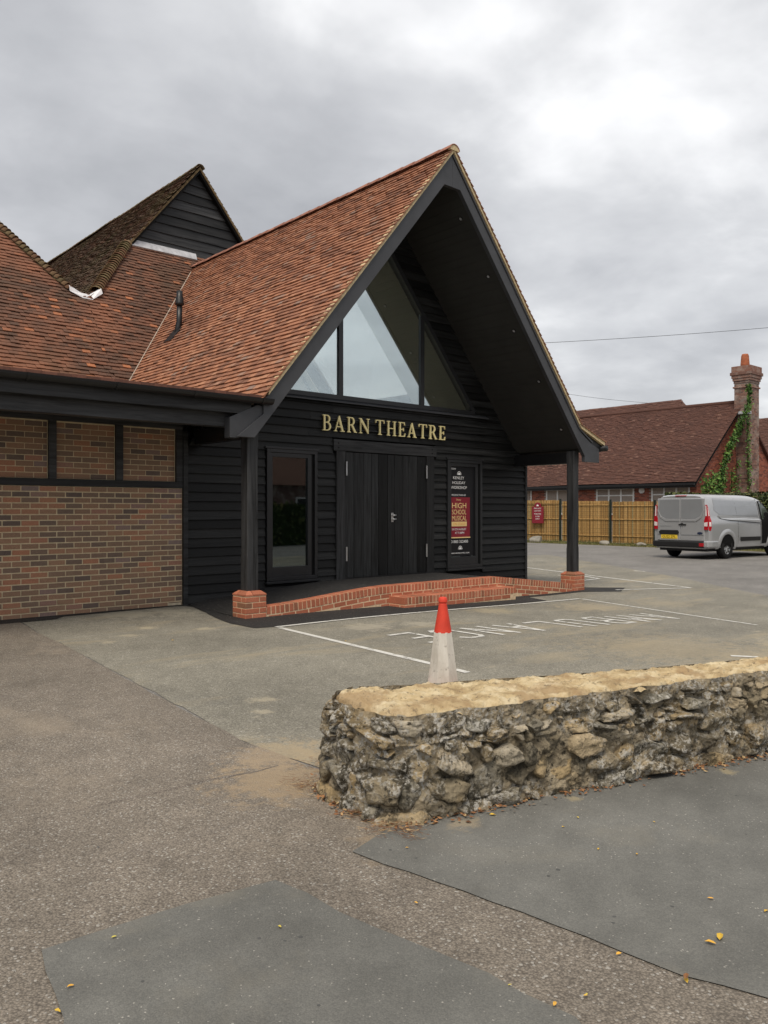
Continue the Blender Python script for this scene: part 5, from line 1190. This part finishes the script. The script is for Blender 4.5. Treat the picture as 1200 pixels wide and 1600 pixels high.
# ------------------------------------------------------------------ overhead cables
for (a, za, b, zb_, lab) in (((862, 533), 40, (1260, 503.5), 40, 'single thin overhead cable crossing the sky to the chimney side'), ((870, 611), 62, (1030, 631), 60, 'low thin cable running down behind the brick hall roof')):
    p, q = EYE+ray(*a)*za, EYE+ray(*b)*zb_; d = q-p
    if a[0] < 865: q = q+d*.4
    p = p-d*.25
    tag(MB().tube([p.lerp(q, k/12)-Vector((0, 0, .5*math.sin(math.pi*k/12)*.3)) for k in range(13)], .011, 5).build('overhead_cable', M['gutter']), lab, 'cable')

# ------------------------------------------------------------------ traffic cone
cp = at_z(692, 1085, 0); cn = thing('traffic_cone', (cp.x, cp.y, .008), 'dirty red and white traffic cone standing behind the stone wall', 'cone')
def lathe(prof, seg, flat=0):
    mb = MB(); mb.v = [(cp.x+math.cos(2*math.pi*(k+.5)/seg)*r_, cp.y+math.sin(2*math.pi*(k+.5)/seg)*r_, z) for r_, z in prof for k in range(seg)]
    mb.f = [(i*seg+k, i*seg+(k+1) % seg, (i+1)*seg+(k+1) % seg, (i+1)*seg+k) for i in range(len(prof)-1) for k in range(seg)]+[tuple((len(prof)-1)*seg+k for k in range(seg)), tuple(range(seg))[::-1]]; mb.r = [0]*len(mb.f); return mb
M['cone_red'] = plain('faded cone red', (.62, .055, .030), .55, .35, .2, 9, bump=.1)
t = NT('dirty cone white'); nn_ = t.noise(7, 6, .7, t.scaled((1, 1, .35))); sz_ = t.n.new('ShaderNodeSeparateXYZ'); t.l.new(t.pos, sz_.inputs[0])
c_ = t.mix(t.ramp(nn_, [(.35, 0.0), (.7, .75)]), (.66, .63, .57), (.36, .32, .26)); c_ = t.mix(t.ramp(t.noise(22, 5, .7), [(.58, 0.0), (.68, .7)]), c_, (.20, .18, .15)); M['cone_white'] = t.fin(c_, .6, .3)
lathe([(.071, .49), (.034, .700), (.033, .712), (.028, .718), (.036, .728), (.036, .748), (.030, .762), (.018, .767)], 16).build('cone_top', M['cone_red'], cn, True).data.set_sharp_from_angle(angle=R(30))
lathe([(.136, .045), (.133, .06), (.075, .487), (.0735, .495)], 8).build('sleeve', M['cone_white'], cn)
lathe([(.150, .03), (.138, .045), (.128, .05), (.10, .06)], 16).build('cone_body', M['cone_red'], cn, True)
MB().box(-.2, .2, -.2, .2, 0, .032, M=Matrix.Translation((cp.x, cp.y, .006)) @ Matrix.Rotation(R(20), 4, 'Z')).build('base', M['cone_red'], cn, bevel=.012)

# ------------------------------------------------------------------ rubble stone wall
sw = thing('stone_wall', (3.6, 2.7, 0), 'low rubble stone wall with a cream mortar top and rounded end', 'wall')
FR = [(2.78, 3.46), (2.58, 3.40), (2.47, 3.22), (2.43, 3.0), (2.45, 2.82), (2.55, 2.69), (2.72, 2.63), (3.3, 2.47), (4.1, 2.245), (4.83, 2.04), (6.5, 1.55), (8.6, .93)]
BK = [(2.85, 3.42), (2.95, 3.34), (3.12, 3.25), (3.5, 3.08), (4.1, 2.80), (4.7, 2.56), (5.29, 2.36), (6.8, 1.88), (8.8, 1.30)]
def resample(P, step):
    P = [Vector((a, b, 0)) for a, b in P]; out = [P[0]]; acc = 0
    Q = []
    for i in range(len(P)-1):                        # smooth the path a little
        n = max(2, int((P[i+1]-P[i]).length/.04))
        p0 = P[max(0, i-1)]; p1 = P[i]; p2 = P[i+1]; p3 = P[min(len(P)-1, i+2)]
        for k in range(n):
            t = k/n; Q.append(.5*((2*p1)+(p2-p0)*t+(2*p0-5*p1+4*p2-p3)*t*t+(3*p1-p0-3*p2+p3)*t**3))
    Q.append(P[-1]); out = [Q[0]]; acc = 0
    for a, b in zip(Q[:-1], Q[1:]):
        d = (b-a).length
        while acc+d >= step:
            t = (step-acc)/d; a = a.lerp(b, t); out.append(a); d = (b-a).length; acc = 0
        acc += d
    return out
def frame_at(path, i):
    t = (path[min(i+1, len(path)-1)]-path[max(i-1, 0)]).normalized(); return t, Vector((t.y, -t.x, 0))     # outward normal (to the right of travel)
HW = .50
def rubble(name, cols, mort):
    t = NT(name); c = t.ramp(t.piece(), cols) if cols else t.mix(t.noise(6, 6), (.22, .18, .12), (.42, .355, .25))
    n = t.noise(14, 7, .68); c = t.mix(1.0, c, t.ramp(n, [(.28, .45), (.72, 1.5)]), 'MULTIPLY')
    c = t.mix(t.ramp(t.noise(8.0, 7, .7), [(.52, 0.0), (.57, .8)]), c, (.055, .049, .036))       # dark lichen
    c = t.mix(t.ramp(t.noise(3.3, 5, .6), [(.56, 0.0), (.70, .6)]), c, (.27, .19, .085))            # ochre iron staining
    v = t.noise(2.4, 3); sp = t.noise(34, 5, .75)
    c = t.mix(t.math('MULTIPLY', t.ramp(sp, [(.50, 0.0), (.57, .9)]), t.ramp(v, [(.44, .0), (.56, 1.0)])), c, (.52, .50, .45))   # white lichen
    c = t.mix(t.ramp(t.noise(33, 5, .65), [(.58, 0.0), (.64, .85)]), c, (.035, .030, .022))       # dark of small pits and crevices put into the colour
    h = t.math('ADD', t.math('MULTIPLY', t.noise(28, 8, .72), 1.0), t.math('MULTIPLY', t.vor(45), .5)); t.bump(h, 1.0, .022)
    return t.fin(c, .92, .2)
M['stone'] = rubble('rubble stone', [(0, (.12, .105, .078)), (.25, (.27, .225, .15)), (.5, (.22, .205, .165)), (.75, (.40, .30, .165)), (1, (.44, .39, .30))], False)
M['stone_mortar'] = rubble('rubble mortar', None, True)
def face_grid(path, mat, amp, seed, rows=26):
    mb = MB(); n = len(path); V_ = []
    for i, p in enumerate(path):
        t, nr = frame_at(path, i)
        for k in range(rows):
            f = k/(rows-1); z = -.04+f*(HW+.03)
            q = p-nr*(.008+.05*f); w = Vector((q.x, q.y, z))
            d = mnoise.noise(w*9+Vector((seed, 0, 0)))*.55+mnoise.noise(w*21)*.35+mnoise.noise(w*45)*.2
            V_.append(q+nr*(d*amp)+Vector((0, 0, z)))
    mb.v = [tuple(v) for v in V_]; mb.f = [(i*rows+k, (i+1)*rows+k, (i+1)*rows+k+1, i*rows+k+1) for i in range(n-1) for k in range(rows-1)]; mb.r = [0]*len(mb.f); return mb
pf = resample(FR, .02); pbk = resample(BK[::-1], .03)
face_grid(pf, None, .055, 1).build('mortar', M['stone_mortar'], sw, True)
face_grid(pbk, None, .035, 2, 16).build('mortar', M['stone_mortar'], sw, True)
rs = random.Random(21); count = 0
def lay(path, step, smax, sub_near):
    global count
    L = (len(path)-1)*step; rowz = 0.0; r = 0
    z = .0
    while z < HW-.05:
        h = rs.uniform(.07, .13) if z < .28 else rs.uniform(.05, .085)
        if z+h > HW-.01: h = HW-.01-z
        s = rs.uniform(-.1, .05)
        while s < L:
            w = rs.choice((.08, .11, .14, .17, .21, .26))*rs.uniform(.85, 1.15)*(1.1 if z < .2 else .8); c = s+w/2
            i = int(c/step)
            if 1 <= i < len(path)-2:
                t, nr = frame_at(path, i); p = path[i]; zz = z+h/2+rs.uniform(-.018, .018)
                near = p.x < 5.6 and sub_near
                V_, F_ = rock(w*.53, .095*rs.uniform(.8, 1.15), h*.56*rs.uniform(.85, 1.15), count*7+3, 4 if near else 2, rs.uniform(3.5, 7), .13, 9)
                pos = p-nr*(.062+.05*zz/HW+rs.uniform(-.018, .020)); me = np_mesh('stone', V_, F_, M['stone'], True)
                B_ = Matrix((t, -nr, Vector((0, 0, 1)))).transposed().to_4x4()
                place('stone', me, sw, Matrix.Translation((pos.x, pos.y, zz)) @ B_ @ Matrix.Rotation(rs.uniform(-.13, .13), 4, 'Y') @ Matrix.Rotation(rs.uniform(-.08, .08), 4, 'X')); count += 1
            s += w*.97
        z += h*.97
lay(pf, .02, .27, True)
# coping: rough cream mortar over the top
cop = MB(); nL = 420; nW = 44
def lerp_path(P, f): i = f*(len(P)-1); k = min(int(i), len(P)-2); return P[k].lerp(P[k+1], i-k)
# front from the tip, back from the tip
fr2 = resample([(2.60, 3.30), (2.54, 3.16), (2.52, 3.0), (2.54, 2.87), (2.62, 2.75), (2.75, 2.69), (3.3, 2.53), (4.1, 2.30), (4.83, 2.10), (6.5, 1.60), (8.6, .98)], .03); bk2 = resample([(2.64, 3.33), (2.80, 3.34), (3.0, 3.22), (3.25, 3.12), (3.5, 3.01), (4.1, 2.74), (4.7, 2.50), (5.29, 2.31), (6.8, 1.84), (8.7, 1.25)], .03)
for i in range(nL+1):
    f = (i/nL)**1.35; a, b = lerp_path(fr2, f), lerp_path(bk2, f)
    for k in range(nW+1):
        g_ = k/nW; p = a.lerp(b, g_*(.93-.09*mnoise.noise(a*7)-.06*mnoise.noise(a*19))+.06+.07*mnoise.noise(a*7)+.05*mnoise.noise(a*19)); edge_ = min(g_, 1-g_, i/nL*3); w = Vector((p.x, p.y, 0))
        d = mnoise.noise(w*5)*.014+mnoise.noise(w*13)*.015+mnoise.noise(w*38)*.010+mnoise.noise(w*80)*.005
        z = HW-.012+d*1.15+.012*min(1, edge_*6)-.028*max(0, 1-edge_*14)
        o_ = Vector((mnoise.noise(w*11+Vector((9, 0, 0))), mnoise.noise(w*11+Vector((0, 9, 0))), 0))*.018
        cop.v.append((p.x+o_.x, p.y+o_.y, z))
cop.f = [(i*(nW+1)+k, (i+1)*(nW+1)+k, (i+1)*(nW+1)+k+1, i*(nW+1)+k+1) for i in range(nL) for k in range(nW)]; cop.r = [0]*len(cop.f)
t = NT('cream sand mortar'); n = t.noise(7, 7, .65); c = t.ramp(n, [(.32, (.40, .29, .16)), (.47, (.64, .50, .29)), (.62, (.78, .66, .44))])
c = t.mix(t.ramp(t.noise(3.6, 5, .6), [(.50, 0.0), (.60, .75)]), c, (.40, .27, .145)); c = t.mix(t.ramp(t.noise(26, 5, .7), [(.57, 0.0), (.64, .75)]), c, (.22, .17, .11))
t.bump(t.noise(26, 8, .75), 1.0, .022); M['coping'] = t.fin(c, .95, .15)
t = NT('ochre coping stone'); n = t.noise(9, 7, .7); t.bump(t.noise(30, 8, .75), 1.0, .02); M['coping_stone'] = t.fin(t.ramp(n, [(.3, (.24, .16, .085)), (.5, (.42, .29, .15)), (.68, (.58, .44, .26))]), .95, .15)
cop.build('coping', M['coping'], sw, True)

# ------------------------------------------------------------------ fallen leaves and litter
M['leaf_y'] = pieces('yellow leaf', [(0, (.62, .42, .06)), (.6, (.66, .36, .07)), (1, (.50, .47, .10))], scale=60, fine=.15); M['leaf_b'] = pieces('brown litter', [(0, (.10, .05, .025)), (.5, (.24, .11, .05)), (.8, (.36, .18, .08)), (1, (.45, .34, .18))], scale=50)
def fallen(px, py, s_, ang, mat='leaf_y', lab='small yellow fallen leaf lying flat on the asphalt', z0=.018):
    s = s_*.62; p = at_z(px, py, 0); mb = MB(); c, d = math.cos(ang), math.sin(ang); rq = random.Random(int(px*7+py))
    out_ = [(-1, 0, .0), (-.5, .42, .25), (.2, .48, .3), (1, .05, .12), (.3, -.45, .28), (-.45, -.38, .2)]
    vs_ = [(x*c-y*d, x*d+y*c, z*rq.uniform(.4, 1.5)) for x, y, z in out_]+[(0, 0, .02)]
    mb.add([(p.x+a*s, p.y+b*s, z0+e*s) for a, b, e in vs_], [(6, k, (k+1) % 6) for k in range(6)]); tag(mb.build('leaf', M[mat]), lab, 'leaf', 'fallen leaves')
for px, py, s in ((178, 1472, .016), (437, 1456, .017), (110, 1550, .018), (90, 1589, .02), (650, 1418, .014), (967, 1499, .018), (867, 1578, .018), (915, 1570-5, .011), (935, 1333, .014), (995, 1341, .016), (770, 1279, .028), (1022, 1290, .012), (880, 1298, .012), (1110, 1411, .02), (1197, 1431, .02), (636, 1331, .013), (903, 1283, .014), (1072, 1541, .022), (540, 1004, .02), (270, 1003, .025), (503, 938, .025), (620, 945, .03), (797, 1548, .012), (917, 1563, .01)):
    w_ = 'grey pavement beside the stone wall' if px > 560 and 1270 < py < 1640-(1200-px)*.36-70+60 else 'car park tarmac near the theatre' if py < 1020 else 'coarse driveway strip or smooth patch of asphalt'
    fallen(px, py, s, px*.37, lab='small yellow fallen leaf lying flat on the '+w_)
fallen(1125, 1473, .036, .4, lab='larger curled yellow leaf, one of a pair on the grey pavement', z0=.02); fallen(1110, 1482, .030, 2.0, lab='larger curled yellow leaf, one of a pair on the grey pavement', z0=.02)
fallen(1072, 1541, .026, .4, 'leaf_b', 'dark brown curled leaf at the edge of the grey pavement', .03)
lt = MB(); rl_ = random.Random(8)
for _ in range(1500):
    f = rl_.random(); i = int(f*(len(pf)-2)); p = pf[i]
    if p.x > 6.4: continue
    t, nr = frame_at(pf, i); off_ = abs(rl_.gauss(0, .045))-.02
    if mnoise.noise((p.x*2.2, p.y*2.2, 7)) < -.1 and rl_.random() < .8: continue
    q = p+nr*off_; s = rl_.uniform(.005, .017); a = rl_.random()*6.28; z = .016+rl_.random()*.012
    lt.add([(q.x+math.cos(a)*s, q.y+math.sin(a)*s, z), (q.x+math.cos(a+1.9)*s*.6, q.y+math.sin(a+1.9)*s*.6, z+.004), (q.x-math.cos(a)*s, q.y-math.sin(a)*s, z+rl_.random()*.008), (q.x+math.cos(a-1.9)*s*.5, q.y+math.sin(a-1.9)*s*.5, z)], [(0, 1, 2, 3)], rl_.uniform(.01, .99))
for _ in range(700):
    b_ = rl_.choice([(470, 1232), (600, 1300), (640, 1305), (505, 1200), (560, 1275)]); q = at_z(b_[0]+rl_.gauss(0, 16), b_[1]+rl_.gauss(0, 7), 0); s = rl_.uniform(.008, .03); a = rl_.random()*6.28; z = .014+rl_.random()*.02
    lt.add([(q.x+math.cos(a)*s, q.y+math.sin(a)*s, z), (q.x+.0015, q.y+.0015, z+.003), (q.x-math.cos(a)*s, q.y-math.sin(a)*s, z+.004)], [(0, 1, 2)], rl_.uniform(.5, .99))
tag(lt.build('leaf_litter', M['leaf_b']), 'brown leaf litter and dead grass along the foot of stone wall', 'litter', kind='stuff')
